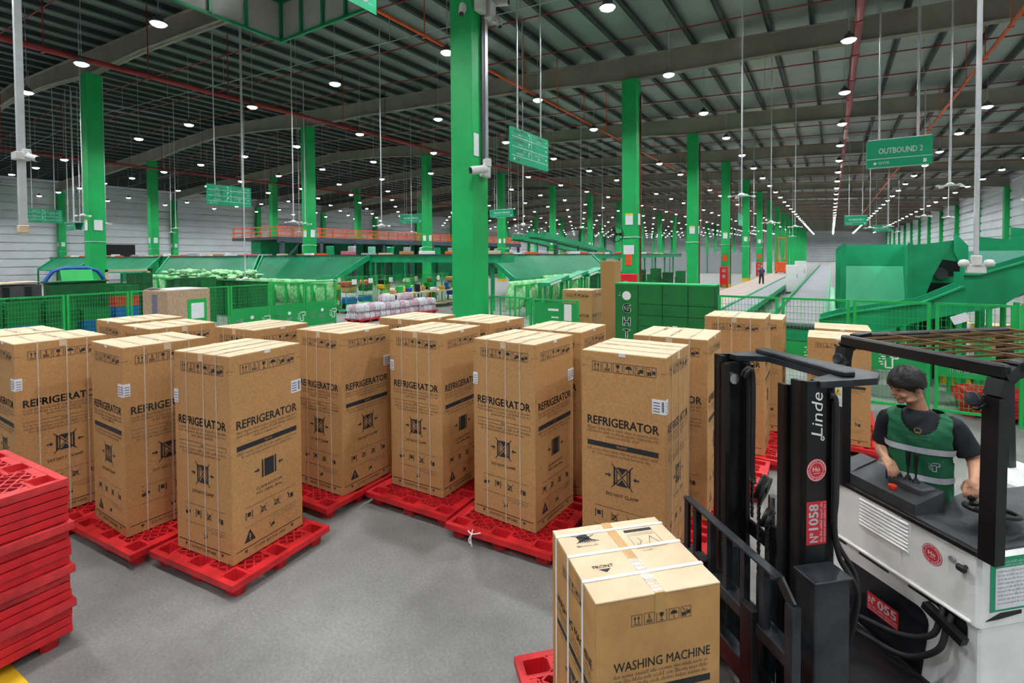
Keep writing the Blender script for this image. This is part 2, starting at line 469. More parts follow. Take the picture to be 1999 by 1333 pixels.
# ------------------------------------------------------------------ sprinkler and service pipes
def pipe_y(X, z, r, y0, y1, m, label, drops=True):
    t = thing('service_pipe', label, 'pipe', (X, y0, z))
    b = MB(); b.cyl((0, 0, 0), (0, y1-y0, 0), r, n=10); b.build('pipe_run', m, t, smooth=False)
    for q in range(int((y1-y0)/3.0)):
        if q > 24: break
        hb = MB(); hb.box(-0.012, q*3+1, r*0.8, 0.012, q*3+1.03, z_roof(X)-z); hb.box(-r-0.02, q*3+0.98, -r-0.02, r+0.02, q*3+1.05, -r+0.01)
        hb.build('pipe_hanger', m, t)
    return t
pipe_y(-21.8, 9.6, 0.10, -10, 160, M_PIPE, 'thick dark red sprinkler main running over the sorting floor')
pipe_y(0.63, 9.62, 0.11, -10, 160, M_PIPE, 'thick dark red sprinkler main running above the conveyor aisle')
pipe_y(-44.0, 9.6, 0.09, 0, 160, M_PIPE, 'dark red sprinkler main far out beneath the roof ridge')
pipe_y(-10.72, 9.6, 0.055, -10, 160, M_ORANGE, 'thin orange conduit passing beside the big green column')
pipe_y(4.5, 9.6, 0.06, -10, 160, M_ORANGE, 'thin orange conduit slanting overhead beyond the hanging outbound sign')
for k in range(0, 12):
    for q, oy in enumerate((2.6, 5.6, 8.8)):
        y = -2.2 + 11.97*k + oy
        m = MB(); zo = 0.42
        for a, b_ in ((X_R-0.4, RIDGE), (RIDGE, X_L+0.4)):
            m.cyl((a, 0, z_beam(a)+zo), (b_, 0, z_beam(b_)+zo), 0.026, n=6)
        o = m.build('sprinkler_branch', M_PIPE, None, (0, y, 0))
        tag(o, 'thin red sprinkler branch pipe crossing under the roof', 'pipe', 'sprinkler branch pipes under the roof')
    y = 1.6 + 11.97*k
    m = MB()
    for a, b_ in ((X_R-0.4, RIDGE), (RIDGE, X_L+0.4)):
        m.cyl((a, 0, z_beam(a)-0.15), (b_, 0, z_beam(b_)-0.15), 0.015, n=5)
    for q in range(16):
        a = X_R-1.0-q*5.6; m.box(a-0.008, -0.008, z_beam(a)-0.15, a+0.008, 0.008, z_roof(a)-0.01)
    o = m.build('cable_run', M_ROD, None, (0, y, 0))
    tag(o, 'thin grey lighting cable strung across the roof', 'cable', 'lighting cables across the roof')
# ------------------------------------------------------------------ red nestable pallets
PX, PY, PZ = 1.15, 1.02, 0.14
CUPX, CUPY = (-0.455, 0.0, 0.455), (-0.40, 0.0, 0.40)
CW, CD = 0.19, 0.135
def pallet_deck():
    m = MB(); z0, z1 = 0.098, PZ; hx, hy = PX/2, PY/2
    rim = 0.045
    m.box(-hx, -hy, z0-0.012, hx, -hy+rim, z1); m.box(-hx, hy-rim, z0-0.012, hx, hy, z1)
    m.box(-hx, -hy+rim, z0-0.012, -hx+rim, hy-rim, z1); m.box(hx-rim, -hy+rim, z0-0.012, hx, hy-rim, z1)
    rects = [(x-CW/2, y-CD/2, x+CW/2, y+CD/2) for x in CUPX for y in CUPY]
    for (a, b, c, d) in rects:                         # collar round each cup
        w = 0.018
        m.box(a-w, b-w, z0, c+w, b, z1-0.001); m.box(a-w, d, z0, c+w, d+w, z1-0.001)
        m.box(a-w, b, z0, a, d, z1-0.001); m.box(c, b, z0, c+w, d, z1-0.001)
    # plain plates between the cups along the rim
    for sx in (-1, 1):
        for sy in (-1, 1):
            cx = sx*0.2275; a, c = cx-0.115, cx+0.115
            y0 = sy*(hy-rim); y1 = sy*(hy-rim-0.055)
            m.box(a, min(y0, y1), z1-0.02, c, max(y0, y1), z1-0.0015)
            cy = sy*0.2; x0 = sx*(hx-rim); x1 = sx*(hx-rim-0.05)
            m.box(min(x0, x1), cy-0.11, z1-0.02, max(x0, x1), cy+0.11, z1-0.0015)
    # diamond lattice clipped against the cups
    ix, iy = hx-rim, hy-rim
    rc = [(a-0.012, b-0.012, c+0.012, d+0.012) for a, b, c, d in rects]
    for sgn in (-1, 1):
        dx, dy = 0.80, 0.60*sgn
        nx, ny = -dy, dx
        k = -1.2
        while k < 1.2:
            px, py = nx*k, ny*k
            ts = []
            lo, hi = -3.0, 3.0
            for o, d_, l in ((px, dx, ix), (py, dy, iy)):
                t1, t2 = (-l-o)/d_, (l-o)/d_
                lo = max(lo, min(t1, t2)); hi = min(hi, max(t1, t2))
            if hi > lo:
                segs = [(lo, hi)]
                for (a, b, c, d2) in rc:
                    t1, t2 = sorted(((a-px)/dx, (c-px)/dx)); t3, t4 = sorted(((b-py)/dy, (d2-py)/dy))
                    e0, e1 = max(t1, t3), min(t2, t4)
                    if e1 > e0:
                        ns = []
                        for s0, s1 in segs:
                            if e1 <= s0 or e0 >= s1: ns.append((s0, s1)); continue
                            if e0 > s0: ns.append((s0, e0))
                            if e1 < s1: ns.append((e1, s1))
                        segs = ns
                for s0, s1 in segs:
                    if s1-s0 > 0.012:
                        m.bar((px+dx*s0, py+dy*s0, z1-0.021), (px+dx*s1, py+dy*s1, z1-0.021), 0.013, 0.038)
            k += 0.068
    return m
def pallet_foot():
    m = MB()
    def ring(w, d, z, c=0.02):
        return [(-w+c, -d, z), (w-c, -d, z), (w, -d+c, z), (w, d-c, z), (w-c, d, z), (-w+c, d, z), (-w, d-c, z), (-w, -d+c, z)]
    rs = [ring(CW/2-0.008, CD/2-0.008, PZ), ring(CW/2-0.028, CD/2-0.024, 0.02), ]
    outer = [ring(CW/2, CD/2, PZ), ring(CW/2-0.022, CD/2-0.018, 0.0)]
    vs = rs[1] + rs[0] + outer[0] + outer[1]
    fs = [tuple(range(8))]
    for q in (0, 1, 2):
        for i in range(8):
            j = (i+1) % 8
            fs.append((q*8+i, q*8+8+i, q*8+8+j, q*8+j) if q != 9 else ())
    fs.append(tuple(range(31, 23, -1)))
    m.add(vs, [f[::-1] for f in fs])
    return m
deck_mes = [pallet_deck().mesh('deck', mm) for mm in (M_RED, M_REDW)]
foot_mes = [pallet_foot().mesh('foot', mm) for mm in (M_RED, M_REDD)]
def pallet(label, X, Y, rz, z=0.0, worn=0, group='red pallets under the cartons'):
    t = thing('pallet', label, 'pallet', (X, Y, z), rz, group)
    place('deck', deck_mes[worn], t)
    for a in CUPX:
        for b in CUPY: place('foot', foot_mes[0], t, (a, b, 0))
    return t
def pallet_at(label, nx, ny, deg, **k):               # nx, ny: the corner with greatest X and least Y
    a = R(deg); c, s = math.cos(a), math.sin(a)
    ox, oy = -PX/2, PY/2
    return pallet(label, nx+ox*c-oy*s, ny+ox*s+oy*c, a, **k)

# ------------------------------------------------------------------ print on the refrigerator cartons
def scribble(I, x0, x1, y, h, seed=0, dens=0.62):
    r = random.Random(seed); x = x0
    while x < x1:
        n = r.randint(3, 9)
        for _ in range(n):
            if x >= x1: break
            w = h*r.choice((0.22, 0.3, 0.35)); hh = h*r.choice((0.6, 0.62, 0.65, 1.0))
            I.rect(x, y, min(x+w, x1), y+hh*0.16); I.rect(x, y, x+w*0.42, y+hh)
            if r.random() < 0.5: I.rect(x, y+hh*0.84, min(x+w, x1), y+hh)
            x += w + h*0.16
        x += h*0.4
def icon(I, kind, x, y, s, fr=True):
    w = s*0.045
    if fr: I.frame(x, y, x+s, y+s, w)
    cx = x+s/2; cy = y+s/2
    if kind == 'up':
        for o in (-0.17, 0.17):
            a = cx+o*s; I.rect(a-0.035*s, y+0.25*s, a+0.035*s, y+0.7*s); I.poly((a-0.12*s, y+0.62*s), (a+0.12*s, y+0.62*s), (a, y+0.88*s))
        I.rect(x+0.18*s, y+0.13*s, x+0.82*s, y+0.19*s)
    elif kind in '35':
        I.text(kind, cx, y+0.48*s, 0.38*s, bold=0.02, align='c')
        for q in (0.14, 0.24, 0.34): I.rect(x+0.22*s, y+q*s, x+0.78*s, y+(q+0.06)*s)
    elif kind == 'glass':
        I.poly((cx-0.2*s, y+0.85*s), (cx-0.17*s, y+0.58*s), (cx-0.03*s, y+0.46*s), (cx+0.03*s, y+0.46*s), (cx+0.17*s, y+0.58*s), (cx+0.2*s, y+0.85*s))
        I.rect(cx-0.03*s, y+0.2*s, cx+0.03*s, y+0.47*s); I.rect(cx-0.18*s, y+0.13*s, cx+0.18*s, y+0.2*s)
    elif kind == 'brolly':
        I.disc(cx, y+0.5*s, 0.34*s, 14, 0, PI); I.rect(cx-0.025*s, y+0.15*s, cx+0.025*s, y+0.5*s); I.rect(cx-0.025*s, y+0.13*s, cx+0.12*s, y+0.18*s)
    elif kind == 'truck':
        I.rect(x+0.42*s, y+0.28*s, x+0.85*s, y+0.62*s); I.disc(x+0.4*s, y+0.22*s, 0.09*s, 10); I.line(x+0.1*s, y+0.85*s, x+0.42*s, y+0.2*s, 0.06*s)
        I.line(x+0.12*s, y+0.12*s, x+0.9*s, y+0.88*s, 0.05*s)
    elif kind == 'lift':
        I.rect(x+0.1*s, y+0.25*s, x+0.5*s, y+0.5*s); I.rect(x+0.55*s, y+0.2*s, x+0.6*s, y+0.8*s); I.rect(x+0.62*s, y+0.3*s, x+0.9*s, y+0.62*s)
        I.disc(x+0.2*s, y+0.2*s, 0.09*s, 10); I.disc(x+0.42*s, y+0.2*s, 0.09*s, 10); I.line(x+0.14*s, y+0.88*s, x+0.5*s, y+0.55*s, 0.05*s)
    elif kind == 'carry':
        I.rect(x+0.3*s, y+0.35*s, x+0.7*s, y+0.8*s)
        for o in (0.13, 0.87):
            I.disc(x+o*s, y+0.83*s, 0.08*s, 8); I.line(x+o*s, y+0.75*s, x+o*s, y+0.42*s, 0.1*s); I.line(x+o*s, y+0.42*s, x+(o-0.07)*s, y+0.08*s, 0.06*s); I.line(x+o*s, y+0.42*s, x+(o+0.07)*s, y+0.08*s, 0.06*s)
    elif kind == 'cross':
        I.frame(x+0.2*s, y+0.15*s, x+0.75*s, y+0.7*s, 0.07*s); I.line(x+0.3*s, y+0.2*s, x+0.65*s, y+0.65*s, 0.12*s)
        I.line(x+0.05*s, y+0.95*s, x+0.95*s, y+0.05*s, 0.05*s); I.line(x+0.05*s, y+0.05*s, x+0.95*s, y+0.95*s, 0.04*s)
    elif kind == 'push':
        I.disc(x+0.25*s, y+0.8*s, 0.09*s, 8); I.line(x+0.27*s, y+0.72*s, x+0.4*s, y+0.4*s, 0.12*s); I.line(x+0.4*s, y+0.4*s, x+0.2*s, y+0.05*s, 0.07*s); I.line(x+0.4*s, y+0.4*s, x+0.55*s, y+0.08*s, 0.07*s)
        I.rect(x+0.6*s, y+0.1*s, x+0.95*s, y+0.6*s); I.line(x+0.3*s, y+0.65*s, x+0.62*s, y+0.5*s, 0.06*s)
def clamp_icon(I, cx, cy, s, crossed):
    for o in (-1, 1):
        I.rect(cx+o*0.36*s-0.045*s, cy-0.42*s, cx+o*0.36*s+0.045*s, cy+0.42*s)
        I.poly((cx+o*0.52*s, cy), (cx+o*0.64*s, cy+0.11*s), (cx+o*0.64*s, cy-0.11*s)); 
        I.rect(min(cx+o*0.62*s, cx+o*0.8*s), cy-0.035*s, max(cx+o*0.62*s, cx+o*0.8*s), cy+0.035*s)
    if crossed:
        I.poly((cx-0.25*s, cy+0.42*s), (cx+0.25*s, cy+0.42*s), (cx, cy+0.1*s)); I.poly((cx-0.25*s, cy-0.42*s), (cx, cy-0.1*s), (cx+0.25*s, cy-0.42*s))
        I.rect(cx-0.27*s, cy-0.4*s, cx-0.22*s, cy+0.4*s); I.rect(cx+0.22*s, cy-0.4*s, cx+0.27*s, cy+0.4*s)
        I.line(cx-0.5*s, cy-0.55*s, cx+0.5*s, cy+0.55*s, 0.045*s); I.line(cx-0.5*s, cy+0.55*s, cx+0.5*s, cy-0.55*s, 0.045*s)
    else:
        I.rect(cx-0.27*s, cy-0.42*s, cx+0.27*s, cy+0.42*s)
BW, BH = 0.75, 1.80
def fridge_face(kind, seed):
    I = Ink(); W = BW
    T = lambda v: BH - v
    s = 0.086; x = 0.1
    for k in ('up', '3', 'glass', 'brolly', 'truck', 'lift'):
        icon(I, k, x, T(0.175), s); x += s+0.011
    for o in (0.0, W-0.045): I.rect(o, T(0.135), o+0.045, T(0.132))
    I.text('REFRIGERATOR', 0.055, T(0.645), 0.073, w=0.64, bold=0.028)
    for q in range(3): scribble(I, 0.055 if q < 2 else 0.23, 0.69 if q < 2 else 0.52, T(0.685+q*0.032), 0.022, seed+q)
    if kind == 'side':
        I.frame(0.055, T(0.835), 0.69, T(0.795), 0.003); I.text('SIDE', W/2, T(0.826), 0.02, align='c')
    else:
        bx0, bx1, by0, by1 = 0.055, 0.69, T(0.838), T(0.793)
        I.rect(bx0, by0, bx1, by1)
        I.cur = 1; z0 = len(I.v); I.text('FRONT' if kind == 'front' else 'BACK', W/2, T(0.826), 0.021, align='c', bold=0.01)
        for i in range(z0, len(I.v)): I.v[i] = (I.v[i][0], I.v[i][1], 0.0008)
        I.cur = 0
    for q in range(2): scribble(I, 0.055 if q < 1 else 0.1, 0.69 if q < 1 else 0.62, T(0.875+q*0.032), 0.022, seed+7+q)
    clamp_icon(I, W/2, T(1.07), 0.19, kind != 'back')
    if kind == 'back':
        I.text('CLAMP BOTTOM', W/2, T(1.245), 0.026, align='c', w=0.27, bold=0.01); I.text('MAX 1500lb, 680kg', W/2, T(1.285), 0.022, align='c', w=0.27, bold=0.008)
    else: I.text('DO NOT CLAMP', W/2, T(1.25), 0.028, align='c', w=0.29, bold=0.01)
    I.rect(0.12, T(1.363), 0.67, T(1.36))
    for q, k in enumerate(('carry', 'cross', 'cross', 'push') if kind != 'side' else ('lift', 'carry', 'cross', 'push')):
        icon(I, k, 0.12+q*0.145, T(1.475), 0.085, False)
    I.rect(0.12, T(1.533), 0.67, T(1.53)); scribble(I, 0.42, 0.66, T(1.56), 0.014, seed+3); scribble(I, 0.46, 0.66, T(1.58), 0.012, seed+4)
    if kind != 'side':
        I.poly((0.11, T(1.665)), (0.225, T(1.665)), (0.1675, T(1.555)))
        I.cur = 1; z0 = len(I.v); I.rect(0.162, T(1.635), 0.173, T(1.595)); I.rect(0.162, T(1.652), 0.173, T(1.641))
        for i in range(z0, len(I.v)): I.v[i] = (I.v[i][0], I.v[i][1], 0.0008)
        I.cur = 0
    icon(I, 'truck', 0.36, T(1.655), 0.075, False)
    I.rect(0.03, T(1.712), W-0.03, T(1.704))
    I.text('CLAMP BELOW LINE' if kind == 'back' else 'DO NOT CLAMP HERE', W/2, T(1.757), 0.026, align='c', w=0.33, bold=0.004)
    for o in (0.13, W-0.13): I.poly((o-0.018, T(1.727)), (o, T(1.757)), (o+0.018, T(1.727)))
    return I
M_CARDI = M_CARD
prints = {k: fridge_face(k, i*31).mesh('printed_'+k, [M_INK, M_CARD]) for i, k in enumerate(('front', 'side', 'back'))}
hb = BW/2; e = 0.0012
FM = {'front': face_M((-hb, -hb-e, 0), (1, 0, 0), (0, 0, 1)), 'right': face_M((hb+e, -hb, 0), (0, 1, 0), (0, 0, 1)),
      'back': face_M((hb, hb+e, 0), (-1, 0, 0), (0, 0, 1)), 'left': face_M((-hb-e, hb, 0), (0, -1, 0), (0, 0, 1))}
def carton_body():
    m = MB(); m.bbox(-hb, -hb, 0, hb, hb, BH-0.006, 0.004)
    return m.mesh('carton_wall', M_CARD)
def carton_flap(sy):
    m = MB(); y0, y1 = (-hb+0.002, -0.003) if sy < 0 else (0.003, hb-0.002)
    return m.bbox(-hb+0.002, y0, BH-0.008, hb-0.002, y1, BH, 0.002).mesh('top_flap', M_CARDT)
body_me = carton_body(); flap_mes = [carton_flap(-1), carton_flap(1)]
def strap_mesh(o, w=0.012):
    m = MB(); a = hb+0.002; t = 0.0018
    m.box(a-t+0.001, o-w/2, 0.0, a+t*0.6, o+w/2, BH+0.003); m.box(-a-t*0.6, o-w/2, 0.0, -a+t-0.001, o+w/2, BH+0.003)
    m.box(-a, o-w/2, BH+0.001, a, o+w/2, BH+0.0032)
    return m.mesh('strap', M_STRAP)
strap_mes = [strap_mesh(o) for o in (-0.2, 0.03, 0.2)]
def tape_mesh():
    m = MB(); m.box(-hb-0.003, -0.03, BH-0.07, -hb, 0.03, BH+0.001); m.box(hb, -0.03, BH-0.07, hb+0.003, 0.03, BH+0.001); m.box(-hb-0.003, -0.028, BH, hb+0.003, 0.028, BH+0.0012)
    return m.mesh('seam_tape', M_CARDT)
tape_me = tape_mesh()
def top_print():
    I = Ink()
    I.text('-- - -- -', -0.3, -0.006, 0.05, w=0.6); I.rect(-0.3, -0.004, -0.08, 0.004); I.rect(-0.04, -0.004, 0.2, 0.004)
    scribble(I, -0.28, -0.05, -0.2, 0.03, 5); scribble(I, 0.08, 0.28, 0.16, 0.03, 6); scribble(I, -0.2, 0.0, 0.19, 0.025, 8)
    return I.mesh('printed_top', M_INK)
top_me = top_print()
M_STK = mat('sticker_print', (0.16, 0.17, 0.22), 0.7, var=0.2, scale=30)
def sticker(corner):                                # shipping label folded round a vertical corner
    m = MB(); z0, z1 = 1.33, 1.45
    w1, w2 = 0.055, 0.115
    m.cur = 0
    sx, sy = corner
    a = hb+0.0022
    m.box(min(sx*(hb-w2), sx*a), min(sy*(hb-0.001), sy*a), z0, max(sx*(hb-w2), sx*a), max(sy*(hb-0.001), sy*a), z1)
    m.box(min(sx*(hb-0.001), sx*a), min(sy*(hb-w1), sy*a), z0+0.004, max(sx*(hb-0.001), sx*a), max(sy*(hb-w1), sy*a), z1+0.004)
    m.cur = 1
    b = a+0.0006
    for q in range(4):
        z = z0+0.015+q*0.024
        m.box(min(sx*(hb-0.001), sx*b), min(sy*(hb-w1+0.008), sy*(hb-0.008)), z, max(sx*(hb-0.001), sx*b), max(sy*(hb-w1+0.008), sy*(hb-0.008)), z+0.008)
        m.box(min(sx*(hb-w2+0.01), sx*(hb-0.05)), min(sy*(hb-0.001), sy*b), z, max(sx*(hb-w2+0.01), sx*(hb-0.05)), max(sy*(hb-0.001), sy*b), z+0.01)
    m.box(min(sx*(hb-0.034), sx*(hb-0.015)), min(sy*(hb-0.001), sy*b), z0+0.02, max(sx*(hb-0.034), sx*(hb-0.015)), max(sy*(hb-0.001), sy*b), z1-0.015)
    return m.mesh('shipping_label', [M_PAPER, M_STK])
stick_mes = [sticker((1, -1)), sticker((-1, 1))]
seal_me = MB().box(-0.03, -hb-0.003, BH-0.03, 0.03, -hb, BH+0.002).mesh('seal_label', M_PAPER)
ORI = {'FS': 0.0, 'SB': -PI/2, 'SF': PI/2}
def fridge(label, N, deg, ori, z=PZ, stick=True, straps=True, hscale=1.0):
    a = R(deg); c, s = math.cos(a), math.sin(a)
    X = N[0] - hb*c - hb*s; Y = N[1] - hb*s + hb*c
    t = thing('refrigerator_carton', label, 'carton', (X, Y, z), a + ORI[ori], 'refrigerator cartons')
    if hscale != 1.0: t.scale = (1, 1, hscale)
    place('carton_wall', body_me, t)
    for m in flap_mes: place('top_flap', m, t)
    for f, k in (('front', 'front'), ('right', 'side'), ('back', 'back'), ('left', 'side')):
        o = place('printed_'+k, prints[k], t); o.matrix_local = FM[f]
    o = place('printed_top', top_me, t, (0, 0, BH+0.0016))
    place('seam_tape', tape_me, t)
    if straps:
        for m in strap_mes: place('strap', m, t)
    if stick:
        for m in stick_mes: place('shipping_label', m, t)
    place('seal_label', seal_me, t); place('seal_label', seal_me, t, (0, 0, 0), PI)
    return t
FR = [ # label, near corner, rotation, faces, pallet corner, pallet rotation
 ('big refrigerator carton closest to the open floor, CLAMP BOTTOM icon on its lit face', (-4.305, 2.335), 7.2, 'SB', (-4.045, 2.185), 6.0),
 ('refrigerator carton with three straps standing just in front of the FRONT-barred carton\'s neighbour, pallet tied with white string', (-2.352, 4.132), -2.9, 'SB', (-2.067, 3.903), 3.5),
 ('refrigerator carton with black FRONT bar and DO NOT CLAMP icon behind the washing machine carton', (-1.132, 4.144), -0.6, 'FS', (-0.89, 3.96), 1.0),
 ('refrigerator carton at the inner corner of the open floor, back face half in shade', (-3.557, 4.213), 2.0, 'SB', (-3.262, 3.93), 2.3),
 ('shaded refrigerator carton just behind the carton closest to the open floor', (-4.526, 3.673), 1.8, 'SF', (-4.44, 3.39), 2.0),
 ('refrigerator carton beside the pallet stack with a white label on its vertical edge', (-5.60, 2.051), -0.5, 'FS', (-5.245, 1.94), 4.0),
 ('refrigerator carton partly hidden behind the stack of red pallets', (-6.776, 1.583), -0.7, 'FS', (-6.42, 1.43), 0.0),
 ('refrigerator carton cut by the picture edge, only its top showing above its neighbour', (-7.62, 1.48), 0.0, 'FS', (-7.60, 1.36), 0.0),
 ('rearmost refrigerator carton standing below the blue and green crates', (-7.79, 2.84), 0.5, 'FS', (-7.82, 2.70), 0.0),
 ('refrigerator carton in the second row in front of the torn white-topped carton', (-6.77, 2.76), 0.5, 'FS', (-6.66, 2.62), 0.0),
 ('refrigerator carton in the second row below the white lettered fence boards', (-5.60, 3.33), 4.0, 'SB', (-5.62, 3.20), 2.0),
 ('refrigerator carton in the back row below the white bottle packs', (-4.53, 4.97), 3.0, 'SB', (-4.40, 4.86), 1.0),
 ('refrigerator carton in the back row standing in front of the big green column', (-3.58, 5.17), -3.0, 'SB', (-3.24, 5.03), 0.0),
 ('refrigerator carton in the back row between two cartons with corner labels', (-2.30, 5.05), 0.5, 'SB', (-2.06, 5.0), 0.0),
 ('refrigerator carton in the back row next to the green lockers, right behind the FRONT-barred one', (-1.02, 5.22), 0.5, 'SF', (-0.85, 5.08), 0.0),
 ('refrigerator carton with two pale straps standing alone before the green lockers and fence', (-0.72, 7.31), 0.5, 'SF', (-0.5, 7.2), 0.0),
]
FR[1] = ('refrigerator carton on the pallet tied with white string, SIDE face with three straps', ) + FR[1][1:]
PL = ['closest to the open floor', 'with string tied on the pallet edge', 'with the FRONT bar behind the washing machine', 'at the inner corner of the open floor', 'just behind the foremost carton', 'beside the stack of red pallets', 'partly hidden by the pallet stack', 'cut by the picture edge', 'below the blue and green crates', 'in front of the torn carton', 'below the lettered fence boards', 'below the white bottle packs', 'in front of the big green column', 'in the back row between labelled cartons', 'in the back row next to the lockers', 'standing alone before the lockers']
for i, (lb, N, dg, ori, pc, pd) in enumerate(FR):
    fridge(lb, N, dg, ori, stick=i in (0, 1, 2, 3, 4, 5, 6, 13, 14))
    pallet_at('red pallet under the carton ' + PL[i], pc[0], pc[1], pd)
# ------------------------------------------------------------------ reach truck (local: x towards the load, +y towards the open floor, z up)
TK = (0.3984, 4.1152, 0.0); TKR = R(223.2)
M_TWHITE = mat('truck_white', (0.84, 0.84, 0.82), 0.38, var=0.07, scale=4)
M_TDASH = mat('truck_dash', (0.045, 0.047, 0.052), 0.55, var=0.25, scale=6, bump=0.1, bscale=80)
M_TGLOSS = mat('truck_gloss_panel', (0.012, 0.012, 0.016), 0.18, var=0.3, scale=3)
M_STEELW = mat('worn_black_steel', (0.022, 0.025, 0.03), 0.4, metal=0.2, var=0.55, scale=7, bump=0.08, bscale=25)
M_CHAIN = mat('chain_steel', (0.05, 0.047, 0.042), 0.42, metal=0.6, var=0.3, scale=30)
M_CYL = mat('chrome_rod', (0.5, 0.5, 0.5), 0.2, metal=0.9, var=0.05)
M_STRED = mat('sticker_red', (0.60, 0.018, 0.03), 0.5, var=0.05, scale=10)
M_SLATREFL = mat('guard_slat', (0.15, 0.085, 0.025), 0.45, metal=0.3, var=0.25, scale=8)  # yellowish reflection on the guard bars put into the base colour
M_BLUE2 = mat('sticker_blue', (0.02, 0.22, 0.55), 0.5, var=0.05)
M_YEL2 = mat('sticker_yellow', (0.8, 0.6, 0.02), 0.5, var=0.04)
M_GLASSD = mat('lamp_glass_dark', (0.03, 0.035, 0.045), 0.08, var=0.1)
truck = thing('reach_truck', 'white and black reach truck with tall black mast carrying the washing machine carton', 'forklift', TK, TKR)
def tpart(mb, name, m, parent=None, smooth=False, label=None):
    o = mb.build(name, m, parent or truck, smooth=smooth)
    if label: o['label'] = label
    return o
# body
b = MB()
b.bbox(-0.24, -0.56, 0.10, -0.02, 0.02, 0.66, 0.012)
b.bbox(-0.24, -0.56, 0.64, 0.0, 0.02, 1.075, 0.02)
b.bbox(-1.75, 0.0, 0.10, -0.02, 0.462, 0.66, 0.012)
b.bbox(-1.75, 0.0, 0.64, 0.0, 0.47, 1.075, 0.02)
b.bbox(-1.75, -0.56, 0.10, -0.2, 0.02, 0.27, 0.01)
b.bbox(-1.75, -0.56, 0.10, -1.25, 0.02, 1.075, 0.02)
body = tpart(b, 'body', M_TWHITE)
tpart(MB().bbox(-1.7, -0.02, 1.07, -0.02, 0.45, 1.10, 0.01), 'deck_cover', M_TDASH)
tpart(MB().prism([(-0.26, -0.02, 1.10), (-0.26, 0.42, 1.10), (-0.5, 0.42, 1.16), (-0.5, -0.02, 1.16)], (-0.75, 0, 0)), 'deck_hump', M_TDASH)
tpart(MB().bbox(-0.035, -0.56, 1.065, 0.008, 0.46, 1.098, 0.006), 'edge_trim', M_BLACK)
# control console
c = MB(); c.prism([(-0.03, -0.55, 1.08), (-0.03, -0.55, 1.17), (-0.26, -0.55, 1.235), (-0.26, -0.55, 1.08)], (0, 0.62, 0))
cons = tpart(c, 'control_console', M_TDASH)
tpart(MB().prism([(-0.02, -0.56, 1.16), (-0.10, -0.56, 1.20), (-0.26, -0.56, 1.25), (-0.26, -0.56, 1.2)], (0, 0.13, 0)), 'instrument_hood', M_TDASH)
tpart(MB().bbox(-0.25, -0.215, 1.18, -0.12, 0.03, 1.245, 0.012), 'lever_box', M_TDASH)
for q, yy in enumerate((-0.17, -0.115, -0.06)):
    l = MB(); l.cyl((-0.185, yy, 1.23), (-0.195, yy-0.01, 1.36), 0.006, n=6); l.cyl((-0.193, yy-0.008, 1.34), (-0.20, yy-0.014, 1.43), 0.010, 0.016, 8); l.lathe([(0.026, 0), (0.02, 0.012), (0.012, 0.03)], 8, Matrix.Translation((-0.185, yy, 1.242)))
    tpart(l, 'lever', M_BLACK)
tpart(MB().lathe([(0.018, 0), (0.018, 0.012), (0.026, 0.014), (0.026, 0.03), (0.0, 0.036)], 12, Matrix.Translation((-0.075, -0.13, 1.18))), 'emergency_button', mat('button_red', (0.75, 0.05, 0.015), 0.4, var=0.03))
jb = MB(); jb.cyl((-0.15, -0.235, 1.2), (-0.15, -0.235, 1.30), 0.012, n=8); jb.lathe([(0.0, 0), (0.018, 0.01), (0.018, 0.04), (0.0, 0.05)], 10, Matrix.Translation((-0.15, -0.235, 1.28)))
tpart(jb, 'joystick', mat('joystick_blue', (0.01, 0.03, 0.12), 0.5, var=0.1))
# steering wheel
sw = thing('steering_wheel', None, None); sw.parent = truck; sw.location = (-0.33, 0.29, 1.215); sw.rotation_euler = (R(6), R(-8), 0)
ring = MB(); ring.tube([(0.125*math.cos(t*PI/12), 0.125*math.sin(t*PI/12), 0) for t in range(25)], 0.014, 8); ring.build('wheel_rim', M_BLACK, sw, smooth=True)
MB().lathe([(0.118, -0.012), (0.05, 0.005), (0.0, 0.012)], 20).build('wheel_dish', M_BLACK, sw, smooth=True)
kn = MB(); kn.cyl((0.065, -0.065, 0.0), (0.065, -0.065, 0.04), 0.01, n=8); kn.lathe([(0.0, 0), (0.02, 0.008), (0.024, 0.025), (0.014, 0.045), (0.0, 0.05)], 12, Matrix.Translation((0.065, -0.065, 0.03))); kn.build('spinner_knob', M_BLACK, sw, smooth=True)
MB().cyl((0, 0, -0.14), (0, 0, 0), 0.03, n=10).build('steering_column', M_BLACK, sw)
# louvre vent
M_VENT = mat('vent_shadow', (0.25, 0.25, 0.245), 0.6, var=0.1)
v = tpart(MB().box(-0.002, -0.315, 0.845, 0.003, 0.065, 1.05), 'vent', M_TWHITE)
for q in range(8):
    z = 0.862+q*0.0245
    lv = MB(); lv.prism([(0.003, -0.305, z-0.008), (0.012, -0.305, z-0.002), (0.013, -0.305, z+0.004), (0.003, -0.305, z+0.012)], (0, 0.36, 0)); lv.build('louvre', M_TWHITE, v)
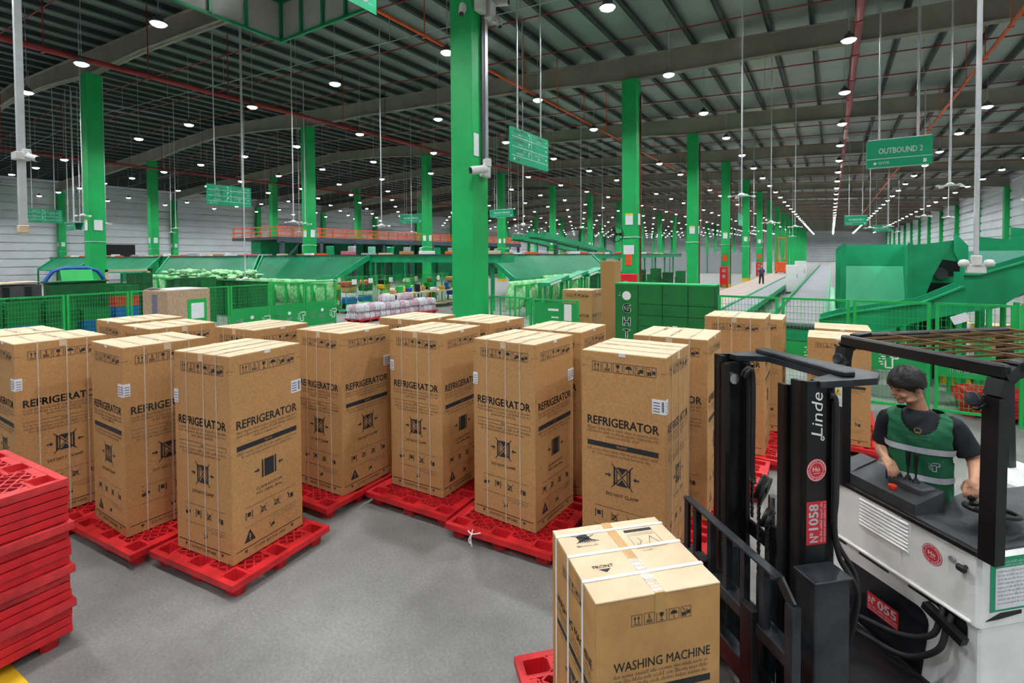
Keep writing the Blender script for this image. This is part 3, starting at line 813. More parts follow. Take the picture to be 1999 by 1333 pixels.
# ledge, slots, gloss panel
tpart(MB().bbox(-0.03, -0.555, 0.664, 0.014, 0.43, 0.684, 0.006), 'panel_ledge', M_TWHITE)
for y0, y1 in ((-0.54, -0.44), (-0.33, -0.10), (0.04, 0.26)): tpart(MB().box(-0.03, y0, 0.625, -0.017, y1, 0.638), 'panel_slot', M_BLACK)
g = MB(); pts = []
for cx_, cz_, a0 in ((0.10, 0.47, 0), (-0.42, 0.50, 90), (-0.42, 0.17, 180), (0.10, 0.13, 270)):
    for k in range(5):
        a = R(a0+k*22.5); rr = 0.075 if a0 in (0,) else 0.035
        pts.append((-0.022, cx_+rr*math.cos(a), cz_+rr*math.sin(a)))
g.prism(pts, (0.008, 0, 0)); tpart(g, 'battery_panel', M_TGLOSS)
def sticker_disc(parent, M, r, name='warning_sticker'):
    I = Ink(); I.disc(0, 0, r, 28); I.cur = 1
    z0 = len(I.v); I.ring(0, 0, r*0.93, r*0.05, 28); I.ring(0, 0, r*0.68, r*0.04, 28)
    I.text('Ho', -0.02*r, -0.12*r, r*0.42, align='c', bold=0.03); I.rect(-0.3*r, -0.3*r, 0.36*r, -0.26*r)
    for q in range(28):
        if q % 7 == 6: continue
        a = 2*PI*q/28; I.line(0.74*r*math.cos(a), 0.74*r*math.sin(a), 0.85*r*math.cos(a), 0.85*r*math.sin(a), 0.05*r)
    for i in range(z0, len(I.v)): I.v[i] = (I.v[i][0], I.v[i][1], 0.0007)
    o = put_print(name, I, [M_STRED, M_PRINTW], parent, M); o['label'] = 'round red sticker with white lettering'; return o
FX = lambda y, z, x=0.0015: face_M((x, y, z), (0, 1, 0), (0, 0, 1))           # face looking along +x
sticker_disc(truck, FX(0.205, 0.935, 0.002), 0.062)
def red_label(parent, M, w, h, num, small_left=True):
    I = Ink(); I.rect(0, 0, w, h); I.cur = 1; z0 = len(I.v)
    I.text('Nº', w*0.05, h*0.42, h*0.42, w=w*0.23, bold=0.03)
    I.text(num, w*0.34, h*0.42, h*0.46, w=w*0.6, bold=0.03)
    scribble(I, w*0.05, w*0.96, h*0.22, h*0.12, 3); scribble(I, w*0.05, w*0.96, h*0.06, h*0.11, 4)
    for i in range(z0, len(I.v)): I.v[i] = (I.v[i][0], I.v[i][1], 0.0007)
    o = put_print('number_label', I, [M_STRED, M_PRINTW], parent, M); o['label'] = 'red label with white number ' + num; return o
red_label(truck, FX(-0.255, 0.285, -0.0125), 0.235, 0.125, '055')
# key switch
k = MB(); k.cyl((0.0, 0.33, 0.985), (0.02, 0.33, 0.985), 0.016, n=10); tpart(k, 'key_lock', M_GREY)
k = MB(); k.cyl((0.0, 0.40, 0.975), (0.03, 0.40, 0.975), 0.012, n=8); k.bbox(0.025, 0.375, 0.955, 0.055, 0.43, 0.995, 0.01); tpart(k, 'key_knob', M_RUBBER)
# hose recess, clamp, hoses
g = MB(); g.prism([(-0.018, 0.23, 0.715), (-0.018, 0.23, 0.625), (-0.018, 0.4, 0.56), (-0.018, 0.4, 0.62), (-0.018, 0.37, 0.69)], (0.006, 0, 0)); tpart(g, 'hose_recess', M_BLACK)
g = MB(); g.bar((0.03, 0.19, 0.62), (0.03, 0.42, 0.55), 0.05, 0.045); tpart(g, 'hose_clamp', M_BLACK)
def spline(P, n=8):
    P = [Vector(p) for p in P]; out = []
    for i in range(len(P)-1):
        p0 = P[max(i-1, 0)]; p1 = P[i]; p2 = P[i+1]; p3 = P[min(i+2, len(P)-1)]
        for q in range(n):
            t = q/n; out.append(0.5*((2*p1)+(p2-p0)*t+(2*p0-5*p1+4*p2-p3)*t*t+(3*p1-p0-3*p2+p3)*t**3))
    return out+[P[-1]]
for a, bb in (((-0.01, 0.27, 0.66), [(0.03, 0.28, 0.58), (0.06, 0.25, 0.47), (0.10, 0.10, 0.37), (0.16, -0.12, 0.33), (0.3, -0.3, 0.36), (0.55, -0.36, 0.4)]), ((-0.01, 0.32, 0.64), [(0.03, 0.32, 0.56), (0.07, 0.30, 0.42), (0.12, 0.14, 0.27), (0.18, -0.1, 0.24), (0.32, -0.3, 0.28), (0.55, -0.38, 0.32)])):
    tpart(MB().tube(spline([a]+bb), 0.017, 8), 'hydraulic_hose', M_RUBBER, smooth=True)
# near side document board
FY = lambda x, z, y=0.472: face_M((x, y, z), (-1, 0, 0), (0, 0, 1))
I = Ink(); I.rect(0, 0, 0.4, 0.31); I.cur = 1; z0 = len(I.v); I.rect(0.035, 0.012, 0.4, 0.25); scribble(I, 0.05, 0.36, 0.275, 0.014, 2); scribble(I, 0.05, 0.36, 0.258, 0.012, 3); I.cur = 2
for i in range(z0, len(I.v)): I.v[i] = (I.v[i][0], I.v[i][1], 0.001)
z0 = len(I.v)
for q in range(9): scribble(I, 0.05, 0.37, 0.225-q*0.023, 0.011, 20+q)
for i in range(z0, len(I.v)): I.v[i] = (I.v[i][0], I.v[i][1], 0.0018)
o = put_print('checklist_board', I, [M_SIGN, M_PAPER, M_STK], truck, FY(-0.075, 0.745)); o['label'] = 'green-edged checklist sheet'
tpart(MB().prism([(-0.045, 0.466, 0.70), (-0.15, 0.466, 0.735), (-0.3, 0.466, 0.735), (-0.3, 0.466, 0.715), (-0.12, 0.466, 0.70)], (0, 0.008, 0)), 'grab_slot', M_BLACK)
# overhead guard
def guard():
    p = MB(); pts = [(0.0, 0.525, 1.08), (0.0, 0.53, 1.6), (0.0, 0.535, 2.0), (-0.03, 0.535, 2.09), (-0.10, 0.535, 2.14), (-0.22, 0.535, 2.155)]
    for a, b_ in zip(pts[:-1], pts[1:]): p.bar(a, b_, 0.085, 0.07, (1, 0, 0))
    tpart(p, 'guard_post', M_BLACK)
    p = MB(); pts = [(0.0, -0.47, 1.08), (0.0, -0.47, 1.6), (0.0, -0.47, 2.0), (-0.02, -0.47, 2.09), (-0.10, -0.47, 2.14), (-0.22, -0.47, 2.155)]
    for a, b_ in zip(pts[:-1], pts[1:]): p.bar(a, b_, 0.085, 0.07, (1, 0, 0))
    fp = tpart(p, 'guard_post', M_BLACK)
    for yy in (-0.47, 0.535):
        p = MB(); p.bar((-1.55, yy, 1.06), (-1.5, yy, 2.12), 0.08, 0.07, (1, 0, 0)); tpart(p, 'guard_post', M_BLACK)
        tpart(MB().bbox(-1.55, yy-0.035, 2.12, -0.1, yy+0.035, 2.19, 0.01), 'guard_side_rail', M_BLACK)
    tpart(MB().bbox(-0.06, -0.5, 2.10, 0.0, 0.57, 2.18, 0.012), 'guard_front_bar', M_BLACK)
    for xx in (-0.36, -0.74, -1.12, -1.5): tpart(MB().box(xx-0.008, -0.47, 2.165, xx+0.008, 0.53, 2.185), 'guard_cross_bar', M_SLATREFL)
    for q in range(7):
        yy = -0.35+q*0.135; tpart(MB().box(-1.5, yy-0.004, 2.166, -0.05, yy+0.004, 2.181), 'guard_slat', M_SLATREFL)
    # stickers on the far post
    I = Ink(); I.rect(0, 0, 0.075, 0.17); I.cur = 1; z0 = len(I.v); I.poly((0.008, 0.085), (0.067, 0.085), (0.0375, 0.14)); I.cur = 2
    for i in range(z0, len(I.v)): I.v[i] = (I.v[i][0], I.v[i][1], 0.0007)
    z0 = len(I.v); I.line(0.03, 0.095, 0.045, 0.118, 0.006); I.frame(0.006, 0.083, 0.069, 0.086, 0.0015); scribble(I, 0.01, 0.066, 0.045, 0.014, 1); scribble(I, 0.01, 0.066, 0.02, 0.014, 2)
    for i in range(z0, len(I.v)): I.v[i] = (I.v[i][0], I.v[i][1], 0.0014)
    put_print('hazard_sticker', I, [M_PAPER, M_YEL2, M_INK], truck, FX(-0.508, 1.66, 0.037))
    for zz in (1.55, 1.50):
        I = Ink(); I.disc(0, 0, 0.022, 16); put_print('instruction_sticker', I, [M_BLUE2], truck, FX(-0.47, zz, 0.037))
    for yy, zz in ((-0.40, 2.02), (0.50, 1.98)):
        w = MB(); M = Matrix.Translation((0.09, yy, zz)) @ Matrix.Rotation(R(75), 4, 'Y')
        w.lathe([(0.0, -0.04), (0.018, -0.04), (0.034, -0.016), (0.04, 0.016), (0.038, 0.028)], 14, M); wo = tpart(w, 'work_light', M_BLACK, smooth=True)
        MB().lathe([(0.0, 0.029), (0.036, 0.0285), (0.0, 0.027)], 14, M).build('light_glass', M_GLASSD, wo)
        MB().bar((0.02, yy, zz-0.02), (0.09, yy, zz-0.055), 0.03, 0.008).build('light_bracket', M_BLACK, wo)
guard()
# mast
def channel(yo, yi, x0, x1, z0, z1, flip):
    m = MB(); s = 1 if yo > yi else -1; t = 0.022
    m.box(x0, min(yo, yo-s*t), z0, x1, max(yo, yo-s*t), z1)
    for xa in (x0, x1-0.03): m.box(xa, min(yo, yi), z0, xa+0.03, max(yo, yi), z1)
    return m
for nm, yo, yi, zt in (('outer_upright', 0.386, 0.30, 2.10), ('outer_upright', -0.42, -0.334, 2.10)):
    tpart(channel(yo, yi, 0.90, 1.08, 0.06, zt, 0), nm, M_BLACKM)
for yo, yi in ((0.296, 0.225), (-0.33, -0.26)): tpart(channel(yo, yi, 0.915, 1.10, 0.10, 2.06, 0), 'inner_upright', M_BLACKM)
for yy in (0.26, -0.295):
    for zz in (2.0, 2.02):
        pass
    w = MB(); w.cyl((1.03, yy-0.03, 1.96), (1.03, yy+0.03, 1.96), 0.035, n=14); tpart(w, 'mast_roller', M_CYL)
tp_ = MB(); tp_.prism([(0.98, -0.43, 2.065), (0.98, -0.33, 2.065), (0.80, -0.25, 2.065), (0.78, 0.25, 2.065), (0.98, 0.33, 2.065), (0.98, 0.40, 2.065), (0.62, 0.40, 2.065), (0.50, 0.30, 2.065), (0.60, -0.43, 2.065)], (0, 0, 0.035))
tpart(tp_, 'mast_head_plate', M_STEELW)
tpart(MB().bbox(0.70, -0.4, 2.10, 0.78, 0.34, 2.13, 0.006), 'mast_cross_member', M_STEELW)
tpart(MB().bbox(0.89, -0.42, 0.9, 0.91, 0.386, 1.0, 0.004), 'mast_cross_member', M_BLACKM)
tpart(MB().bbox(0.80, -0.42, 0.1, 0.86, 0.386, 0.32, 0.004), 'mast_cross_member', M_BLACKM)
for yy in (0.34, -0.37): tpart(MB().cyl((0.868, yy, 0.15), (0.868, yy, 2.06), 0.025, n=12), 'lift_cylinder', M_BLACK, smooth=False)
tpart(MB().cyl((0.90, -0.06, 0.25), (0.90, -0.06, 1.08), 0.045, n=14), 'free_lift_cylinder', M_BLACK)
tpart(MB().cyl((0.90, -0.06, 1.08), (0.90, -0.06, 1.26), 0.028, n=12), 'cylinder_rod', M_CYL)
def chain(x, y, z0, z1):
    m = MB(); z = z0; q = 0
    while z < z1:
        w = 0.022 if q % 2 else 0.014
        m.box(x-0.006, y-w/2, z, x+0.006, y+w/2, z+0.018); z += 0.02; q += 1
    o = tpart(m, 'lift_chain', M_CHAIN); o['kind'] = 'stuff'; return o
chain(0.97, -0.10, 0.35, 1.32); chain(0.97, -0.02, 0.35, 1.18); chain(0.87, 0.30, 1.0, 2.04); chain(0.87, -0.30, 1.0, 2.04)
for yy, zz, rr in ((-0.075, 1.31, 0.082), (-0.03, 1.135, 0.062)):
    p = MB(); M = Matrix.Translation((0.96, yy, zz)) @ Matrix.Rotation(R(70), 4, 'X') @ Matrix.Rotation(R(35), 4, 'Y')
    p.lathe([(rr*0.78, -0.02), (rr, -0.025), (rr, -0.015), (rr*0.88, 0.0), (rr, 0.015), (rr, 0.025), (rr*0.78, 0.02), (rr*0.78, -0.02)], 24, M)
    for s in range(6):
        a = s*PI/3; p.add(*(lambda mb: (mb.v, mb.f))(MB().bar((0, 0, 0), (rr*0.8*math.cos(a), rr*0.8*math.sin(a), 0), 0.014, 0.02)), M)
    p.lathe([(0.02, -0.03), (0.02, 0.03)], 12, M)
    tpart(p, 'chain_pulley', M_BLACK)
for pts in ([(0.90, 0.36, 2.0), (0.875, 0.395, 1.95), (0.87, 0.395, 1.5), (0.875, 0.39, 1.35), (0.84, 0.37, 1.2), (0.64, 0.3, 0.9), (0.6, 0.2, 0.5)], [(0.92, 0.40, 2.02), (0.893, 0.41, 1.97), (0.893, 0.41, 1.5), (0.885, 0.40, 1.3), (0.84, 0.39, 1.12), (0.66, 0.33, 0.85), (0.62, 0.22, 0.45)]):
    tpart(MB().tube(spline(pts), 0.014, 7), 'mast_hose', M_RUBBER, smooth=True)
for yy in (-0.315, -0.35): tpart(MB().tube(spline([(0.99, yy+0.1, 1.98), (0.98, yy+0.12, 2.02), (0.95, yy+0.13, 1.98), (0.95, yy+0.13, 1.4), (0.96, yy+0.16, 1.3)]), 0.013, 7), 'mast_hose', M_RUBBER, smooth=True)
# maker's lettering and stickers on the upright's outer face (facing +y)
I = Ink(); I.text('Linde', 0, 0, 0.07, w=0.235, bold=0.0, rot=0)
I.v = [(a + 0.25*b_, b_, c_) for a, b_, c_ in I.v]
tl = [(0.0, -0.004), (-0.012, -0.012), (-0.022, -0.005), (-0.015, 0.008), (0.0, 0.005)]
for p, q in zip(tl[:-1], tl[1:]): I.line(p[0], p[1], q[0], q[1], 0.007)
put_print('maker_lettering', I, [M_PRINTW], truck, face_M((0.955, 0.3872, 1.80), (0, 0, 1), (1, 0, 0)))
sticker_disc(truck, face_M((0.99, 0.3872, 1.62), (-1, 0, 0), (0, 0, 1)), 0.062)
red_label(truck, face_M((0.925, 0.3872, 1.215), (0, 0, 1), (1, 0, 0)), 0.235, 0.125, '1058')
# leg cover block beside the upright
nb = tpart(MB().bbox(0.91, 0.392, 0.0, 1.12, 0.53, 1.10, 0.006), 'reach_leg_block', M_STEELW)
MB().bbox(0.90, 0.385, 1.10, 1.13, 0.54, 1.115, 0.004).build('block_cap', M_STEELW, nb)
# load backrest and carriage
br = MB(); br.bar((1.235, -0.5, 1.08), (1.235, 0.42, 1.08), 0.055, 0.012)
br.bar((1.235, 0.42, 1.08), (1.235, 0.51, 0.995), 0.06, 0.014, (1, 0, 0))
tpart(br, 'backrest_top_bar', M_STEELW)
p = MB(); p.bar((1.235, 0.512, 1.0), (1.235, 0.512, 0.28), 0.055, 0.05, (1, 0, 0)); tpart(p, 'backrest_end_post', M_STEELW)
p = MB(); p.bar((1.235, -0.495, 1.08), (1.235, -0.5, 0.28), 0.05, 0.02, (1, 0, 0)); tpart(p, 'backrest_end_post', M_STEELW)
for q in range(5): 
    yy = -0.37+q*0.168
    tpart(MB().box(1.215, yy-0.02, 0.72, 1.255, yy+0.02, 1.076), 'backrest_bar', M_STEELW)
tpart(MB().bbox(1.16, -0.5, 0.66, 1.26, 0.49, 0.735, 0.006), 'carriage_beam', M_STEELW)
tpart(MB().bbox(1.16, -0.5, 0.26, 1.24, 0.49, 0.40, 0.006), 'carriage_beam', M_STEELW)
for yy in (-0.2, 0.14): tpart(MB().bbox(1.08, yy, 0.24, 1.17, yy+0.06, 0.92, 0.005), 'carriage_plate', M_STEELW)
for yy in (-0.27, 0.21):
    fk = MB(); fk.bbox(1.242, yy-0.055, 0.03, 1.285, yy+0.055, 0.80, 0.005)
    fk.prism([(1.25, yy-0.05, 0.025), (2.30, yy-0.05, 0.025), (2.30, yy-0.05, 0.04), (1.6, yy-0.05, 0.07), (1.25, yy-0.05, 0.072)], (0, 0.10, 0)); tpart(fk, 'fork', M_BLACK)
# straddle legs with wheels
for yy in (-0.5, 0.35):
    lg = MB(); lg.bbox(-0.1, yy, 0.07, 1.22, yy+0.13, 0.21, 0.01)
    lo = tpart(lg, 'straddle_leg', M_BLACKM)
    MB().cyl((1.08, yy+0.02, 0.105), (1.08, yy+0.11, 0.105), 0.105, n=20).build('load_wheel', M_RUBBER, lo)
tpart(MB().cyl((-1.3, 0.05, 0.16), (-1.3, 0.2, 0.16), 0.16, n=24), 'drive_wheel', M_RUBBER)
tpart(MB().bbox(0.0, -0.36, 0.06, 0.5, 0.33, 0.14, 0.01), 'mast_slide', M_BLACKM)
# ------------------------------------------------------------------ the operator, standing in the truck (local: -y is where the chest faces, +x his left)
M_SKIN = mat('skin', (0.53, 0.27, 0.165), 0.5, var=0.06, scale=12, spec=0.4)
M_HAIR = mat('hair', (0.012, 0.010, 0.010), 0.45, var=0.3, scale=40, bump=0.5, bscale=90)
M_SHIRT = mat('black_cotton', (0.010, 0.012, 0.018), 0.85, var=0.25, scale=10, bump=0.1, bscale=30)
M_VEST = mat('vest_green', (0.006, 0.125, 0.05), 0.75, var=0.12, scale=6, bump=0.12, bscale=35)
M_REFL = mat('reflective_band', (0.55, 0.56, 0.62), 0.4, var=0.06, scale=20)
M_TROUS = mat('trousers', (0.015, 0.016, 0.02), 0.8, var=0.2, scale=8)
def ell(m, c, r, M=None, nu=14, nv=9):
    vs = [(c[0], c[1], c[2]-r[2])]; fs = []
    for j in range(1, nv):
        a = -PI/2 + PI*j/nv
        for i in range(nu):
            t = 2*PI*i/nu; vs.append((c[0]+r[0]*math.cos(a)*math.cos(t), c[1]+r[1]*math.cos(a)*math.sin(t), c[2]+r[2]*math.sin(a)))
    vs.append((c[0], c[1], c[2]+r[2])); L = len(vs)-1
    for i in range(nu): fs.append((0, 1+(i+1) % nu, 1+i)); fs.append((L, L-nu+i, L-nu+(i+1) % nu))
    for j in range(nv-2):
        for i in range(nu): fs.append((1+j*nu+i, 1+j*nu+(i+1) % nu, 1+(j+1)*nu+(i+1) % nu, 1+(j+1)*nu+i))
    return m.add(vs, fs, M)
def loft(m, rings, n=24, p=2.4, caps=True):
    vs = []; fs = []
    for (cx, cy, cz, rx, ry) in rings:
        for i in range(n):
            t = 2*PI*i/n; c, s = math.cos(t), math.sin(t)
            k = (abs(c)**p + abs(s)**p)**(-1/p)
            vs.append((cx+rx*k*c, cy+ry*k*s, cz))
    for j in range(len(rings)-1):
        for i in range(n): fs.append((j*n+i, j*n+(i+1) % n, (j+1)*n+(i+1) % n, (j+1)*n+i))
    if caps: fs.append(tuple(range(n-1, -1, -1))); fs.append(tuple(range((len(rings)-1)*n, len(rings)*n)))
    return m.add(vs, fs)
def fuse(m, voxel, name, material, smooth_it=3):
    ob = bpy.data.objects.new('fuse_tmp', m.mesh('fuse_tmp', material)); COL.objects.link(ob)
    md = ob.modifiers.new('r', 'REMESH'); md.mode = 'VOXEL'; md.voxel_size = voxel; md.use_smooth_shade = True
    if smooth_it:
        sm = ob.modifiers.new('s', 'SMOOTH'); sm.factor = 0.5; sm.iterations = smooth_it
    dg = bpy.context.evaluated_depsgraph_get()
    me = bpy.data.meshes.new_from_object(ob.evaluated_get(dg)); me.name = name
    old = ob.data; bpy.data.objects.remove(ob); bpy.data.meshes.remove(old)
    me.materials.clear(); me.materials.append(material)
    me.polygons.foreach_set('use_smooth', [True]*len(me.polygons)); me.update()
    return me
man = thing('person', 'dark-haired person in a green vest over a black t-shirt driving the reach truck', 'person', (0.5297, 4.4697, 0.27), R(-6.8))
HM = Matrix.Translation((-0.055, -0.025, 1.485)) @ Matrix.Rotation(R(-52), 4, 'Z') @ Matrix.Rotation(R(14), 4, 'X')
bm = MB()
# head
ell(bm, (0, 0.012, 0.125), (0.074, 0.093, 0.094), HM, 18, 12)
ell(bm, (0, -0.022, 0.062), (0.056, 0.066, 0.064), HM)
ell(bm, (0, -0.062, 0.015), (0.026, 0.024, 0.019), HM)
for s in (-1, 1):
    ell(bm, (s*0.034, -0.058, 0.068), (0.027, 0.024, 0.026), HM)
    ell(bm, (s*0.04, -0.02, 0.025), (0.024, 0.045, 0.02), HM @ Matrix.Rotation(R(s*10), 4, 'Z'))
    ell(bm, (s*0.077, 0.018, 0.088), (0.010, 0.020, 0.031), HM @ Matrix.Rotation(R(s*8), 4, 'Z'))
    ell(bm, (s*0.031, -0.077, 0.116), (0.024, 0.012, 0.009), HM)
ell(bm, (0, -0.087, 0.098), (0.0095, 0.013, 0.030), HM); ell(bm, (0, -0.098, 0.075), (0.014, 0.017, 0.012), HM); ell(bm, (0, -0.075, 0.125), (0.05, 0.02, 0.03), HM)
ell(bm, (0, -0.083, 0.046), (0.021, 0.010, 0.006), HM); ell(bm, (0, -0.081, 0.036), (0.019, 0.010, 0.006), HM)
# neck, trunk
bm.tube([(0.0, 0.03, 1.36), (-0.015, 0.015, 1.44), (-0.04, -0.005, 1.53)], 0.06, 14, [0.072, 0.058, 0.055])
loft(bm, [(0, 0, 0.80, 0.155, 0.10), (0, 0, 0.92, 0.15, 0.10), (0, 0, 1.05, 0.15, 0.10), (0, 0.0, 1.2, 0.165, 0.11), (0, 0.005, 1.32, 0.165, 0.10), (0, 0.01, 1.39, 0.12, 0.07), (0, 0.015, 1.42, 0.06, 0.05)], 20)
# arms, forearms
RSH, REL, RWR = (-0.172, 0.015, 1.335), (-0.215, 0.075, 1.095), (-0.19, -0.135, 1.092)
LSH, LEL, LWR = (0.178, 0.0, 1.345), (0.288, -0.012, 1.135), (0.272, -0.215, 1.082)
bm.tube(spline([(-0.1, 0.01, 1.34), RSH, REL], 4), 0.05, 12, [0.06, 0.058, 0.056, 0.054, 0.052, 0.05, 0.047, 0.044, 0.042])
bm.tube(spline([REL, ((REL[0]+RWR[0])/2-0.005, (REL[1]+RWR[1])/2, 1.093), RWR], 4), 0.04, 12, [0.042, 0.044, 0.043, 0.041, 0.038, 0.035, 0.032, 0.029, 0.027])
bm.tube(spline([(0.1, 0.01, 1.34), LSH, LEL], 4), 0.05, 12, [0.06, 0.058, 0.056, 0.054, 0.052, 0.05, 0.047, 0.045, 0.043])
bm.tube(spline([LEL, ((LEL[0]+LWR[0])/2+0.005, (LEL[1]+LWR[1])/2, 1.115), LWR], 4), 0.04, 12, [0.043, 0.046, 0.045, 0.043, 0.040, 0.036, 0.033, 0.030, 0.028])
# right hand laid over the joystick, fingers bent down
def hand(m, wrist, fwd, right, up, curl, spread=0.2, flip=1):
    f = Vector(fwd).normalized(); r = (Vector(right)-f*Vector(right).dot(f)).normalized(); u = f.cross(r)*(-1)
    if u.dot(Vector(up)) < 0: u = -u
    w = Vector(wrist)
    P = lambda a, b_, c: w + f*a + r*b_ + u*c
    m.tube([P(-0.01, 0, 0), P(0.025, 0, 0.002), P(0.055, 0, 0.004), P(0.082, 0, 0.0)], 0.02, 10, [0.024, 0.027, 0.029, 0.02])
    for b_ in (-0.027, -0.009, 0.009, 0.027): m.tube([P(0.02, b_*0.7, 0), P(0.088, b_, 0.0)], 0.013, 8, [0.016, 0.0125])
    for b_, l in ((-0.029, 0.068), (-0.0095, 0.078), (0.0105, 0.072), (0.029, 0.056)):
        a0, c0 = 0.085, 0.0; ang = 0.0; pts = [P(a0-0.015, b_*0.95, c0)]; x, z = a0, c0
        for q, fr in enumerate((0.45, 0.32, 0.23)):
            pts.append(P(x, b_*(1+spread*(x-a0)*8), z)); ang += curl[q]
            x += math.cos(ang)*l*fr; z -= math.sin(ang)*l*fr
        pts.append(P(x, b_*(1+spread*(x-a0)*8), z))
        m.tube(pts, 0.009, 8, [0.011, 0.0105, 0.0095, 0.0088, 0.007])
    t = -0.034*flip
    m.tube([P(0.012, t*0.4, -0.004), P(0.035, t*1.15, -0.012), P(0.062, t*1.4, -0.026), P(0.083, t*1.25, -0.040)], 0.011, 8, [0.016, 0.0135, 0.0115, 0.008])
hand(bm, RWR, (0.5, -0.72, -0.42), (0.75, 0.6, 0.1), (0.2, -0.3, 1), (0.5, 0.55, 0.4), flip=-1)
hand(bm, LWR, (-0.22, -0.85, -0.40), (0.9, -0.25, 0.0), (0, 0, 1), (0.55, 0.75, 0.6), flip=1)
# legs
for s in (-1, 1):
    bm.tube(spline([(s*0.085, 0, 0.86), (s*0.095, -0.02, 0.48), (s*0.10, 0.02, 0.07)], 4), 0.08, 12, [0.095, 0.092, 0.086, 0.076, 0.066, 0.062, 0.06, 0.05, 0.042])
    ell(bm, (s*0.10, -0.05, 0.04), (0.045, 0.12, 0.04))
place('body', fuse(bm, 0.0048, 'body', M_SKIN, 3), man)
# eyes, brows
for s in (-1, 1):
    e_ = MB(); ell(e_, (s*0.031, -0.0835, 0.1035), (0.0125, 0.004, 0.0042), HM, 10, 6); e_.build('eye', M_INK, man, smooth=True)
    e_ = MB(); e_.tube([HM @ Vector((s*0.012, -0.092, 0.121)), HM @ Vector((s*0.03, -0.093, 0.126)), HM @ Vector((s*0.05, -0.08, 0.122))], 0.004, 6); e_.build('eyebrow', M_HAIR, man, smooth=True)
lp = MB(); ell(lp, (0, -0.0905, 0.041), (0.019, 0.004, 0.0035), HM, 10, 6); lp.build('lips', mat('lips', (0.36, 0.12, 0.09), 0.5, var=0.05), man, smooth=True)
# hair: a cap with a ragged lower edge, fuller at the fringe
hm = MB(); nu, nv = 56, 26; vs = []; fs = []
rr = random.Random(4)
lock = [rr.uniform(-1, 1) for _ in range(nu)]
for j in range(nv+1):
    a = -PI/2 + PI*j/nv
    for i in range(nu):
        t = 2*PI*i/nu; dx, dy, dz = math.cos(a)*math.cos(t), math.cos(a)*math.sin(t), math.sin(a)
        front = max(0.0, -dy); back = max(0.0, dy)
        lk = lock[i]*0.5 + lock[(i+1) % nu]*0.25 + lock[(i-1) % nu]*0.25
        lim = -0.10 + 0.02*front*(1 if abs(dx) < 0.8 else 0) - 0.62*back + 0.10*lk - (0.08 if abs(dx) > 0.75 else 0)
        over = 1.0 if dz > lim else max(0.78, 1.0-(lim-dz)*4)
        bulge = 1 + 0.025*lk + 0.015*math.sin(5*t+7*a)
        R_ = (0.100*bulge, (0.122 if dy < 0 else 0.116)*bulge, 0.113*bulge)
        vs.append(HM @ Vector((dx*R_[0]*over, 0.014+dy*R_[1]*over, 0.138+dz*R_[2]*(over if dz > 0 else 1.0 if over == 1.0 else 0.9))))
for j in range(nv):
    for i in range(nu): fs.append((j*nu+i, j*nu+(i+1) % nu, (j+1)*nu+(i+1) % nu, (j+1)*nu+i))
hm.add(vs, fs); hm.build('hair', M_HAIR, man, smooth=True)
# black t-shirt
ts = MB()
loft(ts, [(0, 0, 0.86, 0.17, 0.115), (0, 0, 1.0, 0.165, 0.115), (0, 0, 1.2, 0.178, 0.122), (0, 0.005, 1.31, 0.182, 0.115), (0, 0.01, 1.375, 0.15, 0.09), (-0.003, 0.012, 1.405, 0.10, 0.075), (-0.006, 0.012, 1.43, 0.07, 0.066)], 24)
ts.tube(spline([(-0.10, 0.01, 1.335), RSH, (RSH[0]*0.45+REL[0]*0.55, RSH[1]*0.45+REL[1]*0.55, RSH[2]*0.45+REL[2]*0.55), (RSH[0]*0.2+REL[0]*0.8-0.002, RSH[1]*0.2+REL[1]*0.8, RSH[2]*0.2+REL[2]*0.8)], 4), 0.07, 14, [0.05, 0.056, 0.061, 0.064, 0.066, 0.067, 0.068, 0.069, 0.07, 0.071, 0.072, 0.073, 0.073])
ts.tube(spline([(0.10, 0.01, 1.34), LSH, (LSH[0]*0.45+LEL[0]*0.55, LSH[1]*0.45+LEL[1]*0.55, LSH[2]*0.45+LEL[2]*0.55), (LSH[0]*0.2+LEL[0]*0.8, LSH[1]*0.2+LEL[1]*0.8, LSH[2]*0.2+LEL[2]*0.8)], 4), 0.07, 14, [0.05, 0.056, 0.061, 0.064, 0.066, 0.067, 0.069, 0.071, 0.073, 0.075, 0.076, 0.077, 0.077])
tee = place('t_shirt', fuse(ts, 0.008, 't_shirt', M_SHIRT, 3), man)
em = Ink(); em.ring(0, 0, 0.022, 0.006, 14); em.rect(-0.016, -0.004, 0.016, 0.006)
